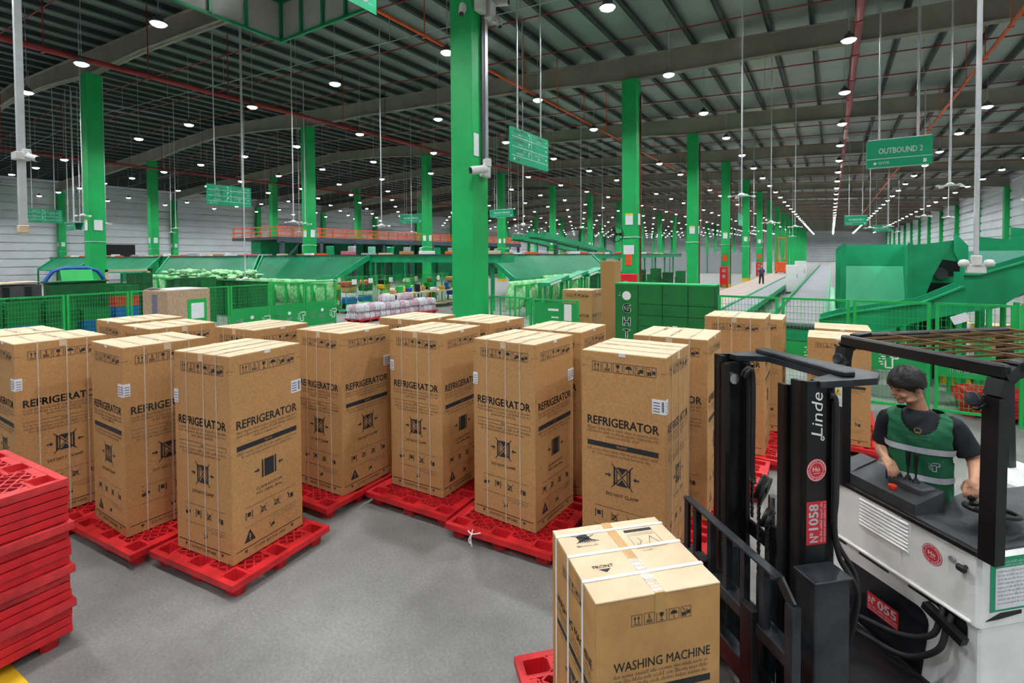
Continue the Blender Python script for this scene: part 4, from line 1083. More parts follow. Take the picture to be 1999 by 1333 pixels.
# vest: front and back panels with scooped neck
VR = [(0, 0, 0.80, 0.185, 0.132), (0, 0, 0.95, 0.180, 0.130), (0, 0, 1.10, 0.184, 0.135), (0, 0, 1.22, 0.195, 0.140), (0, 0.003, 1.30, 0.204, 0.136), (0, 0.008, 1.355, 0.206, 0.120), (0, 0.012, 1.395, 0.185, 0.098), (0, 0.014, 1.425, 0.135, 0.080)]
def vest():
    m = MB(); n = 160; p = 2.6; rows = []
    def ringpt(k, t, off=0.0):
        a = int(min(k, len(VR)-1.001)); f_ = k-a
        c = [VR[a][q]*(1-f_)+VR[a+1][q]*f_ for q in range(5)]
        co, si = math.cos(t), math.sin(t); kk = (abs(co)**p+abs(si)**p)**(-1/p)
        return Vector((c[0]+(c[3]+off)*kk*co, c[1]+(c[4]+off)*kk*si, c[2]))
    K = 84
    def keep(t, k):
        v_ = ringpt(k, t)
        if v_.y < 0 and v_.z > 1.275 and (v_.x/0.105)**2 + ((v_.z-1.41)/0.125)**2 < 1: return False       # scooped neck, front
        if v_.y >= 0 and abs(v_.x) < 0.07 and v_.z > 1.385: return False
        if abs(v_.x) > 0.172 and 1.10 < v_.z < 1.372 and -0.085 < v_.y < 0.10: return False                # arm holes
        return True
    idx = {}
    def vid(i, j, lay):
        key = (i % n, j, lay)
        if key not in idx:
            idx[key] = len(m.v); wob = 0.003*math.sin(7*2*PI*(i % n)/n+j*0.175)+0.002*math.sin(j*0.45+(i % n)*0.3)
            m.v.append(tuple(ringpt((len(VR)-1)*j/K, 2*PI*(i % n)/n, (0.0+wob) if lay else -0.006)))
        return idx[key]
    cells = {(i, j) for i in range(n) for j in range(K) if keep(2*PI*(i+0.5)/n, (len(VR)-1)*(j+0.5)/K)}
    for i, j in cells:
        q = [(i, j), (i+1, j), (i+1, j+1), (i, j+1)]
        m.f.append(tuple(vid(a, b_, 1) for a, b_ in q)); m.mi.append(0)
        m.f.append(tuple(vid(a, b_, 0) for a, b_ in reversed(q))); m.mi.append(0)
        for (di, dj), (a, b_) in (((0, -1), (0, 1)), ((1, 0), (1, 2)), ((0, 1), (2, 3)), ((-1, 0), (3, 0))):
            if (((i+di) % n), j+dj) not in cells:
                m.f.append((vid(*q[b_], 1), vid(*q[a], 1), vid(*q[a], 0), vid(*q[b_], 0))); m.mi.append(0)
    return m, ringpt
vm, ringpt = vest()
vest_o = vm.build('vest', M_VEST, man, smooth=True)
def zk(z):
    for a in range(len(VR)-1):
        if VR[a][2] <= z <= VR[a+1][2]: return a+(z-VR[a][2])/(VR[a+1][2]-VR[a][2])
    return 0
def wrap(z0, z1, t0, t1, off, name, m_, parent, n=40, rows=3):
    w = MB(); vs = []
    for r_ in range(rows+1):
        z = z0+(z1-z0)*r_/rows
        for i in range(n+1):
            t = t0+(t1-t0)*i/n
            wob = 0.003*math.sin(7*t+zk(z)*6*0.35)
            vs.append(ringpt(zk(z), t, off+wob))
    w.add(vs, [(r_*(n+1)+i, r_*(n+1)+i+1, (r_+1)*(n+1)+i+1, (r_+1)*(n+1)+i) for r_ in range(rows) for i in range(n)])
    return w.build(name, m_, parent, smooth=True)
wrap(1.165, 1.205, R(192), R(348), 0.006, 'reflective_band', M_REFL, vest_o)
wrap(0.975, 1.015, R(185), R(355), 0.006, 'reflective_band', M_REFL, vest_o)
wrap(1.02, 1.155, R(268), R(318), 0.007, 'pocket', M_VEST, vest_o)
def vest_print(name, ink, x0, z0, mats):
    nv_ = []
    for a, b_, c_ in ink.v:
        x = x0+a; z = z0+b_; k = zk(z); best = None
        lo, hi = R(190), R(350)
        for _ in range(24):
            mid = (lo+hi)/2
            if ringpt(k, mid).x < x: lo = mid
            else: hi = mid
        p_ = ringpt(k, (lo+hi)/2, 0.0115); nv_.append((p_.x, p_.y, p_.z))
    ink.v = nv_; return ink.build(name, mats, vest_o)
def logo_mark(I, s, x=0.0, y=0.0):
    w = 0.09*s
    for a in ((0.35, 1.0, 1.0, 1.0), (1.0, 1.0, 1.0, 0.62), (1.0, 0.62, 0.72, 0.62), (0.72, 0.62, 0.72, 0.0), (0.72, 0.0, 0.36, 0.0), (0.36, 0.0, 0.36, 0.45)):
        I.line(x+a[0]*s, y+a[1]*s, x+a[2]*s, y+a[3]*s, w)
    for yy, x0_, x1_ in ((0.86, 0.02, 0.14), (0.86, 0.2, 0.36), (0.7, 0.12, 0.6), (0.55, 0.0, 0.1), (0.55, 0.18, 0.36), (0.36, 0.0, 0.22), (0.2, 0.1, 0.25)):
        I.rect(x+x0_*s, y+(yy-0.035)*s, x+x1_*s, y+(yy+0.035)*s)
    I.rect(x+0.36*s, y+0.66*s, x+0.72*s, y+0.74*s)
I = Ink(); logo_mark(I, 0.055); vest_print('vest_logo', I, 0.045, 1.06, [M_REFL])
I = Ink(); scribble(I, 0, 0.11, 0, 0.010, 4); vest_print('vest_lettering', I, -0.055, 1.265, [mat('vest_gold', (0.25, 0.33, 0.12), 0.6, var=0.1)])
I = Ink(); I.ring(0.02, 0.02, 0.021, 0.005, 12); I.rect(0.005, 0.0, 0.035, 0.012)
for i, v_ in enumerate(I.v): I.v[i] = (-0.03+v_[0], -0.128-0.0*v_[1], 1.292+v_[1])
I.build('collar_badge', mat('badge_gold', (0.35, 0.28, 0.08), 0.5, var=0.1), man)
# trousers and shoes
tr = MB()
loft(tr, [(0, 0, 0.74, 0.165, 0.12), (0, 0, 0.82, 0.168, 0.118), (0, 0, 0.90, 0.165, 0.112)], 20)
for s in (-1, 1): tr.tube(spline([(s*0.085, 0, 0.84), (s*0.095, -0.02, 0.48), (s*0.10, 0.02, 0.09)], 4), 0.08, 12, [0.11, 0.105, 0.1, 0.09, 0.082, 0.08, 0.078, 0.072, 0.07])
place('trousers', fuse(tr, 0.012, 'trousers', M_TROUS, 2), man)
for s in (-1, 1):
    sh = MB(); ell(sh, (s*0.10, -0.055, 0.045), (0.052, 0.135, 0.05)); sh.build('shoe', M_RUBBER, man, smooth=True)
# ------------------------------------------------------------------ more cartons and pallets
fridge('shorter refrigerator carton behind the truck mast, next to the operator', (0.47, 8.36), 0.5, 'FS', stick=False, hscale=1.46/1.8)
pallet_at('red plastic pallet under the shorter carton behind the truck mast', 0.6, 8.25, 0)
fridge('shorter refrigerator carton tucked right behind the one beside the operator', (0.53, 9.42), 1.0, 'FS', stick=False, hscale=1.46/1.8)
pallet_at('red plastic pallet under the rear one of the two shorter cartons', 0.6, 9.32, 0)
fridge('refrigerator carton showing as a thin strip behind the carton before the lockers', (-0.60, 8.42), 0.5, 'SF', stick=False, hscale=0.93)
pallet_at('red plastic pallet under the carton that shows as a thin strip', -0.5, 8.28, 0)
pallet_at('empty red plastic pallet between the two carton rows by the lockers', -0.62, 6.14, 1.0, worn=1)
fridge('refrigerator carton standing by itself between the low gate and the lockers', (-4.80, 11.15), 3.0, 'FS', stick=False)
pallet_at('red plastic pallet under the carton between gate and lockers', -4.6, 11.0, 0)
# nested stack of empty pallets
rr = random.Random(11)
NST = 18
ordn = ['lowest', 'second', 'third', 'fourth', 'fifth', 'sixth', 'seventh', 'eighth', 'ninth', 'tenth', 'eleventh', 'twelfth', 'thirteenth', 'fourteenth', 'fifteenth', 'sixteenth', 'seventeenth', 'topmost']
for i in range(NST):
    a = R(3.2) + R(rr.uniform(-0.7, 0.7)); off = 0.03 if i in (3, 7, 12) else rr.uniform(-0.008, 0.008)
    c, s = math.cos(a), math.sin(a); ox, oy = -PX/2, -PY/2
    pallet('empty red pallet, %s in the tall nested stack' % ('topmost' if i == NST-1 else ordn[i] + ' from the floor' if i else 'lowest'), -4.63+off+ox*c-oy*s, 1.35+off*0.6+ox*s+oy*c, a, z=i*0.0625, worn=1 if i in (3, 6, 7, 12, NST-1) else 0, group='nested stack of empty pallets')
# washing machine carton on its pallet
WA = R(45.6)
pallet('red plastic pallet under the washing machine carton on the forks', -0.985, 2.83, WA)
WW, WD, WH = 0.69, 0.67, 0.96
wm = thing('washing_machine_carton', 'light brown washing machine carton with three white straps on the reach truck forks', 'carton', (-0.95, 2.73, PZ), WA)
MB().bbox(-WW/2, -WD/2, 0, WW/2, WD/2, WH-0.006, 0.005).build('carton_wall', M_CARDW, wm)
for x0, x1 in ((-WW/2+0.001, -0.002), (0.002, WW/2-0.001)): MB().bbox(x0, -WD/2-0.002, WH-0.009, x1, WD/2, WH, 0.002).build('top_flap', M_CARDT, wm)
I = Ink()
for q, k in enumerate(('up', '5', 'glass', 'brolly', 'lift')): icon(I, k, 0.19+q*0.068, WH-0.15, 0.058)
I.text('WASHING MACHINE', 0.095, WH-0.365, 0.047, w=0.535, bold=0.012)
for q in range(3): scribble(I, 0.095 if q < 2 else 0.16, 0.61, WH-0.395-q*0.026, 0.018, 60+q)
I.rect(0.095, WH-0.50, 0.63, WH-0.465)
I.cur = 1; z0 = len(I.v); I.text('FRONT', 0.365, WH-0.493, 0.02, align='c', bold=0.01)
for i in range(z0, len(I.v)): I.v[i] = (I.v[i][0], I.v[i][1], 0.0008)
I.cur = 0; scribble(I, 0.12, 0.6, WH-0.53, 0.016, 70); clamp_icon(I, 0.36, WH-0.66, 0.16, True)
pf = I.mesh('printed_front', [M_INK, M_CARDW])
o = place('printed_front', pf, wm); o.matrix_local = face_M((-WW/2, -WD/2-0.0012, 0), (1, 0, 0), (0, 0, 1))
o = place('printed_side', pf, wm); o.matrix_local = face_M((-WW/2-0.0012, WD/2, 0), (0, -1, 0), (0, 0, 1))
I = Ink()
I.poly((-0.235, 0.235), (-0.165, 0.25), (-0.15, 0.19), (-0.225, 0.18)); I.line(-0.26, 0.245, -0.11, 0.165, 0.006); I.line(-0.25, 0.165, -0.12, 0.235, 0.005)
for a in range(7): I.poly((-0.235+a*0.014, 0.185), (-0.221+a*0.014, 0.185), (-0.228+a*0.016, 0.155))
scribble(I, -0.26, -0.13, 0.125, 0.016, 80)
I.text('FRONT', -0.19, -0.085, 0.026, align='c', bold=0.006); I.poly((-0.225, -0.095), (-0.155, -0.095), (-0.19, -0.125))
I.rect(0.07, 0.2, 0.25, 0.228); scribble(I, 0.075, 0.25, 0.175, 0.01, 81)
I.frame(0.07, 0.03, 0.25, 0.165, 0.002); I.line(0.085, 0.05, 0.13, 0.1, 0.003); I.line(0.13, 0.1, 0.12, 0.14, 0.003); I.line(0.16, 0.06, 0.2, 0.14, 0.003); I.line(0.2, 0.14, 0.23, 0.06, 0.003); I.ring(0.12, 0.08, 0.03, 0.003, 14, 3, 6)
scribble(I, 0.09, 0.16, 0.005, 0.012, 82)
put_print('printed_top', I, [M_INK], wm, Matrix.Translation((0, 0, WH+0.0012)))
for yy in (-0.17, 0.05, 0.255):
    s_ = MB(); s_.box(-WW/2-0.002, yy-0.011, WH+0.0015, WW/2+0.002, yy+0.011, WH+0.004); s_.box(-WW/2-0.004, yy-0.011, 0, -WW/2-0.001, yy+0.011, WH+0.004); s_.box(WW/2+0.001, yy-0.011, 0, WW/2+0.004, yy+0.011, WH+0.004); s_.build('strap', M_STRAPW, wm)
MB().box(-0.028, -WD/2-0.003, WH, 0.028, WD/2+0.003, WH+0.0014).box(-0.028, -WD/2-0.003, WH-0.1, 0.028, -WD/2-0.0012, WH+0.001).build('sealing_tape', M_TAPE, wm)
M_TAPEGLARE = mat('tape_glare', (0.75, 0.74, 0.70), 0.35, var=0.3, scale=50)  # glare on the crinkled tape, painted as pale slivers
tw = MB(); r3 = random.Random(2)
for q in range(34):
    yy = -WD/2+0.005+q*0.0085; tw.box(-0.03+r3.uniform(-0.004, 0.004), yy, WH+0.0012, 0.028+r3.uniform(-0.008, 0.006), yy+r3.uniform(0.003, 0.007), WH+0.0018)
o = tw.build('tape_glare_flecks', M_TAPEGLARE, wm); o['kind'] = 'stuff'
# string on the pallet edge
st = MB()
for pts in ([(-2.93, 3.835, 0.145), (-2.86, 3.80, 0.15), (-2.80, 3.86, 0.147)], [(-2.90, 3.87, 0.146), (-2.86, 3.80, 0.152), (-2.87, 3.795, 0.10), (-2.86, 3.80, 0.03)], [(-2.86, 3.80, 0.15), (-2.89, 3.79, 0.09), (-2.87, 3.79, 0.06)]): st.tube(spline(pts, 5), 0.006, 5)
tag(st.build('string_tie', M_STRAPW), 'white plastic string knotted round a red pallet edge', 'string')

# ------------------------------------------------------------------ mesh fences
WIRES = {}
def wire_mesh(w, h):
    k = (round(w, 2), round(h, 2))
    if k not in WIRES:
        m = MB(); t = 0.0028; x = 0.03
        while x < w-0.02: m.box(x-t, -t, 0.0, x+t, t, h); x += 0.06
        z = 0.06
        while z < h-0.02: m.box(0.0, -t, z-t, w, t, z+t); z += 0.12
        WIRES[k] = m.mesh('wire_mesh', M_GREENB)
    return WIRES[k]
def fence_panel(label, p0, p1, h, group, z0=0.12, board=None, printer=None, mats=None, m=None, bars=False):
    p0 = Vector((p0[0], p0[1], 0)); p1 = Vector((p1[0], p1[1], 0)); d = p1-p0; w = d.length
    t = thing('fence_panel', label, 'fence', p0, math.atan2(d.y, d.x), group); m = m or M_GREENB
    for x in (0.025, w-0.025): MB().box(x-0.025, -0.025, 0, x+0.025, 0.025, h).build('post', m, t)
    MB().box(0.05, -0.02, h-0.04, w-0.05, 0.02, h).build('rail', m, t)
    MB().box(0.05, -0.02, z0, w-0.05, 0.02, z0+0.04).build('rail', m, t)
    if bars:
        x = 0.3
        while x < w-0.2: MB().box(x-0.012, -0.012, z0+0.04, x+0.012, 0.012, h-0.04).build('bar', m, t); x += 0.28
    o = place('wire_mesh', wire_mesh(w-0.1, h-z0-0.08), t, (0.05, 0, z0+0.04)); o['kind'] = 'stuff'
    if board:
        b0, b1 = board
        bo = MB().box(0.05, -0.03, b0, w-0.05, -0.022, b1).build('board', mat('board_green', (0.005, 0.33, 0.07), 0.5, var=0.05, scale=2), t)
        if printer:
            I = Ink(); printer(I, w, b1-b0); put_print('board_print', I, mats or [M_PRINTW], bo, face_M((0.0, -0.0315, b0), (1, 0, 0), (0, 0, 1)))
    return t
GR = 'green mesh fence along the loading area'
fence_panel('green mesh fence panel beside the lockers, in front of the belt conveyor', (-1.95, 11.0), (-0.86, 11.0), 1.95, GR)
def pr_logo(I, w, h): logo_mark(I, h*0.75, w*0.35, h*0.12)
def pr_friend(I, w, h): I.text('FRIENDLY', 0.2, 0.09, 0.13, w=0.78, bold=0.03)
fence_panel('green mesh fence panel with dashed logo, behind the pair of shorter cartons', (-0.80, 11.0), (0.29, 11.0), 1.95, GR, board=(0.72, 1.12), printer=pr_logo)
fence_panel('green mesh fence panel with white arrow logo board behind the operator\'s head', (0.34, 11.0), (1.43, 11.0), 1.95, GR, board=(0.74, 1.10), printer=pr_logo)
fence_panel('green mesh fence panel with a board reading FRIENDLY under the overhead guard', (1.49, 11.0), (2.47, 11.0), 1.95, GR, board=(0.72, 1.10), printer=pr_friend)
fence_panel('green mesh fence panel past the FRIENDLY board at the picture edge', (2.53, 11.0), (3.6, 11.0), 1.95, GR, board=(0.72, 1.10))
nt = MB().box(-0.11, -0.006, -0.07, 0.11, 0.0, 0.07).build('paper_notice', M_PAPER, None, (1.80, 10.965, 1.70), 0, rot=(0, R(-25), 0)); tag(nt, 'white paper notice tilted on the green fence rail below the ramp', 'notice')
# gate between the big column and the lockers
GG = 'low green gate panels by the big column'
def pr_sheet(I, w, h): I.rect(w*0.70, h*0.2, w*0.86, h*0.95); I.rect(w*0.35, h*0.62, w*0.58, h*0.72); I.rect(w*0.42, h*0.3, w*0.58, h*0.36)
fence_panel('green barred gate panel attached to the big green column', (-7.15, 10.35), (-5.95, 10.30), 1.79, GG, m=M_GREEN, bars=True)
fence_panel('green barred gate panel with a white notice beside the lone carton', (-5.90, 10.30), (-4.75, 10.32), 1.77, GG, m=M_GREEN, bars=True, board=(1.2, 1.7), printer=pr_sheet)
# long fence across the hall with lettered boards
GL = 'long green mesh fence with lettered boards'
def pr_ghtk(I, w, h): I.text('GHTK', w*0.52, h*0.28, h*0.17, w=w*0.26, bold=0.03, align='c'); I.disc(w*0.52, h*0.62, h*0.07, 14); logo_mark(I, h*0.36, w*0.76, h*0.25); I.text('FREE', w*0.2, h*0.5, h*0.1, align='c', bold=0.02); I.text('SHIP', w*0.2, h*0.3, h*0.1, align='c', bold=0.02)
ly = 2.2; q = 0
names_l = ['at the picture edge', 'in front of the blue crates', 'before the stacked green crates', 'next to the torn white-topped carton', 'behind the torn white-topped carton', 'with a lettered board beside the torn carton', 'with a lettered board in the middle of its run', 'with a lettered board at its end by the bottle packs']
while q < 8:
    y0 = ly+q*1.46; has = q >= 5
    fence_panel('green mesh fence panel ' + names_l[q], (-17.35, y0), (-17.35, y0+1.42), 1.8, GL, board=(0.06, 1.0) if has else None, printer=pr_ghtk if has else None)
    q += 1
# flip boards to the side that faces the cartons
# ------------------------------------------------------------------ lockers
lk = thing('locker_cabinet', 'dark green locker bank with four columns of doors and white letters down its side', 'locker', (-4.13, 10.92, 0))
MB().box(0, 0.02, 0, 2.13, 0.5, 2.12).build('cabinet_body', M_GREEND, lk)
MB().box(-0.015, 0.0, 2.12, 2.145, 0.52, 2.15).build('cabinet_top', M_GREEN, lk)
M_LOCK = mat('locker_green', (0.004, 0.155, 0.03), 0.5, var=0.1, scale=3)
heights = [0.42]+[0.242]*7; z = 2.115
for r_, hh in enumerate(heights):
    for c_ in range(4):
        if c_ == 0 and r_ > 0: continue
        x0 = 0.006+c_*0.5325
        z0_ = z-hh if c_ else 0.01
        d_ = MB().bbox(x0, 0.0, (z-hh)+0.006, x0+0.521, 0.022, z-0.004, 0.004).build('door', M_LOCK, lk) if c_ else MB().bbox(x0, 0.0, 0.012, x0+0.521, 0.022, 2.111, 0.004).build('logo_panel', M_LOCK, lk)
        if c_: MB().box(x0+0.03, -0.008, z-hh*0.5-0.02, x0+0.05, 0.0, z-hh*0.5+0.02).build('door_pull', M_GREEND, d_)
    z -= hh
I = Ink()
I.disc(0.27, 1.87, 0.10, 18); I.rect(0.1, 1.93, 0.13, 1.94); I.rect(0.08, 1.87, 0.14, 1.88)
for ch, zz in zip('GHTK', (1.5, 1.2, 0.93, 0.66)): I.text(ch, 0.27, zz, 0.19, align='c', bold=0.05)
put_print('locker_lettering', I, [M_PRINTW], lk, face_M((0.0, -0.0015, 0), (1, 0, 0), (0, 0, 1)))
I = Ink(); I.rect(0, 0, 0.1, 0.1); o = put_print('small_sticker', I, [M_PAPER], lk, face_M((1.28, -0.0015, 1.16), (1, 0, 0), (0, 0, 1)))
tag(MB().bbox(-5.42, 13.2, 0, -4.98, 13.64, 2.62, 0.01).build('tall_carton', M_CARD), 'tall plain brown carton standing behind the lockers', 'carton')

# ------------------------------------------------------------------ belt conveyors
M_BELT = mat('conveyor_belt', (0.20, 0.20, 0.225), 0.55, var=0.12, scale=1.0)
def conveyor(label, x0, x1, y0, y1, z, rail=0.12):
    t = thing('belt_conveyor', label, 'conveyor', ((x0+x1)/2, y0, 0)); w = (x1-x0)/2; L = y1-y0
    MB().box(-w+0.06, 0.1, z-0.1, w-0.06, L, z).build('belt', M_BELT, t)
    MB().cyl((-w+0.06, 0.1, z-0.09), (w-0.06, 0.1, z-0.09), 0.09, n=14).build('end_roller', M_DGREY, t)
    MB().box(-w+0.05, 0.03, z-0.5, w-0.05, 0.12, z-0.2).build('end_guard', M_GREEN2, t)
    for s in (-1, 1): MB().box(s*w-0.05, 0, z-0.18, s*w+0.05, L, z+rail).build('side_rail', M_GREEN2, t)
    y = 0.5
    while y < min(L, 45):
        for s in (-1, 1): MB().box(s*(w-0.03)-0.04, y, 0, s*(w-0.03)+0.04, y+0.08, z-0.18).build('leg', M_GREEN2, t)
        y += 3.0
    for yy in (0.9, 3.2, 5.8):
        MB().box(-w+0.1, yy, z+0.001, w-0.1, yy+0.12, z+0.004).build('belt_marking', mat('belt_mark', (0.45, 0.43, 0.2), 0.7, var=0.4, scale=30), t)
    return t
conveyor('wide grey belt conveyor with green side rails running down the aisle', -1.55, -0.12, 16.4, 95, 0.82)
conveyor('narrow low grey belt conveyor beside the wide one', -3.75, -2.75, 14.8, 62, 0.55, 0.06)
MB_ = MB().box(-7.0, 20, 0.001, -4.4, 120, 0.006).build('walkway_marking', mat('walkway_paint', (0.36, 0.29, 0.26), 0.5, var=0.15, scale=1.2)); tag(MB_, kind='structure')
for xa in (-7.1, -4.4): tag(MB().box(xa, 18, 0.002, xa+0.12, 120, 0.009).build('walkway_line', M_YELLOW), kind='structure')
tag(MB().add([(-5.3, 0.2, 0.004), (-4.42, 0.2, 0.004), (-4.42, 1.06, 0.004), (-5.3, 1.02, 0.004)], [(0, 1, 2, 3)]).build('floor_marking', M_YELLOW), kind='structure')
tag(MB().box(4.6, 9.0, 0.002, 4.72, 60, 0.008).build('floor_marking', M_YELLOW), kind='structure')
for q, (X, Y, h_) in enumerate(((-2.3, 40.5, 2.0), (-2.1, 47.0, 2.2), (-2.4, 52.0, 1.7))):
    t = thing('control_cabinet', ['white control cabinet standing beside the wide belt', 'white control cabinet second along the wide belt', 'white control cabinet furthest along the wide belt'][q], 'cabinet', (X, Y, 0), 0, 'control cabinets beside the conveyor')
    MB().bbox(-0.4, -0.25, 0.1, 0.4, 0.25, h_, 0.02).build('cabinet_body', M_WHITE, t); MB().box(-0.36, -0.24, 0, 0.36, 0.24, 0.1).build('plinth', M_DGREY, t)
    MB().bbox(-0.36, -0.262, 0.16, 0.36, -0.248, h_-0.06, 0.004).build('door', M_WHITE, t); MB().box(0.28, -0.27, h_*0.55, 0.31, -0.262, h_*0.68).build('handle', M_DGREY, t)
for q, Y in enumerate((45.2, 69.2)):
    t = thing('extinguisher_cabinet', ['red fire extinguisher cabinet at the third aisle column', 'red fire extinguisher cabinet at the fifth aisle column'][q], 'fire cabinet', (-7.55, Y, 0), 0, 'fire cabinets on aisle columns')
    MB().bbox(-0.32, -0.2, 0.25, 0.32, 0.1, 1.75, 0.02).build('cabinet_body', mat('fire_red', (0.62, 0.01, 0.015), 0.4, var=0.06), t)
    for zz in (1.4, 0.95): MB().cyl((0, -0.215, zz), (0, -0.2, zz), 0.14, n=16).build('window', mat('fire_window', (0.25, 0.3, 0.3), 0.2, var=0.1), t)
    for xx in (-0.25, 0.25): MB().box(xx-0.04, -0.15, 0, xx+0.04, 0.05, 0.26).build('leg', M_DGREY, t)
    tag(MB().box(-0.2, -0.345, 2.2, 0.2, -0.338, 2.75).build('orange_notice', M_ORANGE, None, (-7.58, (46.01, 69.95)[q], 0)), ['orange notice on the third aisle column', 'orange notice on the fifth aisle column'][q], 'notice')
tag(MB().box(-0.15, -0.345, 2.3, 0.15, -0.338, 2.8).build('orange_notice', M_ORANGE, None, (-7.58, 22.07, 0)), 'orange notice on the column just behind the lockers', 'notice')
tag(MB().box(-0.24, -0.345, 2.8, 0.24, -0.338, 3.2).build('grey_notice', M_PAPER, None, (-7.58, 22.07, 0)), 'pale notice above the orange one behind the lockers', 'notice')
eb = thing('extinguisher_cabinet', 'red fire cabinet top showing just above the lockers', 'fire cabinet', (-7.5, 21.3, 0), 0, 'fire cabinets on aisle columns')
MB().bbox(-0.45, -0.2, 0.25, 0.45, 0.1, 1.95, 0.02).build('cabinet_body', MATS['fire_red'], eb); MB().cyl((0, -0.215, 1.5), (0, -0.2, 1.5), 0.16, n=16).build('window', MATS['fire_window'], eb)
for xx in (-0.35, 0.35): MB().box(xx-0.04, -0.15, 0, xx+0.04, 0.05, 0.26).build('leg', M_DGREY, eb)
# order picker in orange far down the aisle
om = thing('order_picker_truck', 'orange order picker truck parked far down the aisle', 'truck', (-6.1, 82, 0))
MB().bbox(-0.7, -0.6, 0.15, 0.7, 0.6, 1.6, 0.05).build('chassis', M_ORANGE, om)
for xx in (-0.6, 0.5): MB().box(xx, 0.3, 0.1, xx+0.15, 0.45, 5.2).build('mast_rail', M_ORANGE, om)
MB().box(-0.6, 0.28, 5.0, 0.65, 0.46, 5.2).build('mast_cross_bar', M_ORANGE, om); MB().box(-0.6, -0.6, 2.0, 0.65, 0.3, 2.1).build('cab_roof', M_ORANGE, om)
for xx in (-0.55, 0.5): MB().box(xx, -0.55, 1.5, xx+0.08, -0.47, 2.05).build('cab_post', M_ORANGE, om)
for xx in (-0.6, 0.6): MB().cyl((xx-0.08, -0.3, 0.18), (xx+0.08, -0.3, 0.18), 0.18, n=14).build('wheel', M_RUBBER, om)
# walking worker far away
wk = thing('person', 'person in blue shirt and dark trousers walking on the far walkway', 'person', (-5.35, 51.0, 0), R(20))
pb = MB(); ell(pb, (0, 0, 1.60), (0.085, 0.1, 0.12)); pb.tube([(0, 0, 1.4), (0, 0, 1.52)], 0.05, 8); loft(pb, [(0, 0, 0.88, 0.17, 0.12), (0, 0, 1.15, 0.17, 0.12), (0, 0, 1.38, 0.2, 0.11), (0, 0, 1.44, 0.08, 0.07)], 14)
for s in (-1, 1):
    pb.tube([(s*0.2, 0, 1.37), (s*0.25, s*0.06, 1.12), (s*0.24, s*0.02-0.08, 0.88)], 0.05, 8, [0.06, 0.048, 0.036]); ell(pb, (s*0.24, s*0.02-0.1, 0.82), (0.03, 0.035, 0.06), None, 8, 6)
    pb.tube([(s*0.09, 0, 0.9), (s*0.1, -s*0.12, 0.48), (s*0.1, -s*0.2+0.05, 0.06)], 0.08, 8, [0.095, 0.07, 0.05]); ell(pb, (s*0.1, -s*0.2, 0.04), (0.045, 0.12, 0.04), None, 8, 6)
place('body', fuse(pb, 0.018, 'body', M_SKIN, 2), wk)
c_ = MB(); loft(c_, [(0, 0, 0.86, 0.185, 0.135), (0, 0, 1.15, 0.185, 0.135), (0, 0, 1.38, 0.215, 0.125), (0, 0, 1.45, 0.09, 0.08)], 16)
for s in (-1, 1): c_.tube([(s*0.18, 0, 1.37), (s*0.25, s*0.06, 1.14)], 0.07, 8)
c_.build('shirt', mat('shirt_blue', (0.03, 0.06, 0.16), 0.8, var=0.1), wk, smooth=True)
c_ = MB(); loft(c_, [(0, 0, 0.8, 0.17, 0.125), (0, 0, 0.92, 0.178, 0.128)], 14)
for s in (-1, 1): c_.tube([(s*0.09, 0, 0.88), (s*0.1, -s*0.12, 0.48), (s*0.1, -s*0.2+0.05, 0.08)], 0.08, 8, [0.105, 0.085, 0.07])
c_.build('trousers', M_TROUS, wk); c_ = MB(); ell(c_, (0, 0.01, 1.66), (0.092, 0.108, 0.085)); c_.build('hard_hat', M_YELLOW, wk, smooth=True)

# ------------------------------------------------------------------ outbound chutes on the aisle's other side
def plate(pts, y0, y1, name, m, parent): return MB().prism([(a, y0, b_) for a, b_ in pts], (0, y1-y0, 0)).build(name, m, parent)
hp = thing('chute_hopper', 'large open green steel hopper beside the belt conveyor', 'chute', (0, 0, 0), 0, 'green hoppers along the belt')
hx0, hx1, hy = 0.22, 1.42, 13.5
MB().box(hx0, hy, 0.9, hx0+0.05, hy+2.4, 3.0).build('side_plate', M_GREEN3, hp); MB().box(hx1-0.05, hy, 0.9, hx1, hy+2.4, 2.96).build('side_plate', M_GREEN3, hp)
MB().box(hx0, hy+0.9, 2.5, hx1, hy+0.95, 2.98).build('back_plate', M_GREEN3, hp)
MB().prism([(hx0+0.05, hy+0.92, 2.52), (hx0+0.05, hy+0.05, 1.05), (hx0+0.05, hy+0.05, 1.0), (hx0+0.05, hy+0.97, 2.47)], (hx1-hx0-0.1, 0, 0)).build('slide_sheet', M_GREEN3, hp)
for a in ((hx0-0.03, hx0+0.06), (hx1-0.06, hx1+0.03)): MB().box(a[0], hy-0.02, 0.0, a[1], hy+0.07, 3.0).build('corner_post', M_GREEN2, hp)
for k in range(1, 6):
    o = dup(hp, (0, 3.4*k, 0), 0, 'green steel hopper further down the belt conveyor, number %d behind the large one' % k)
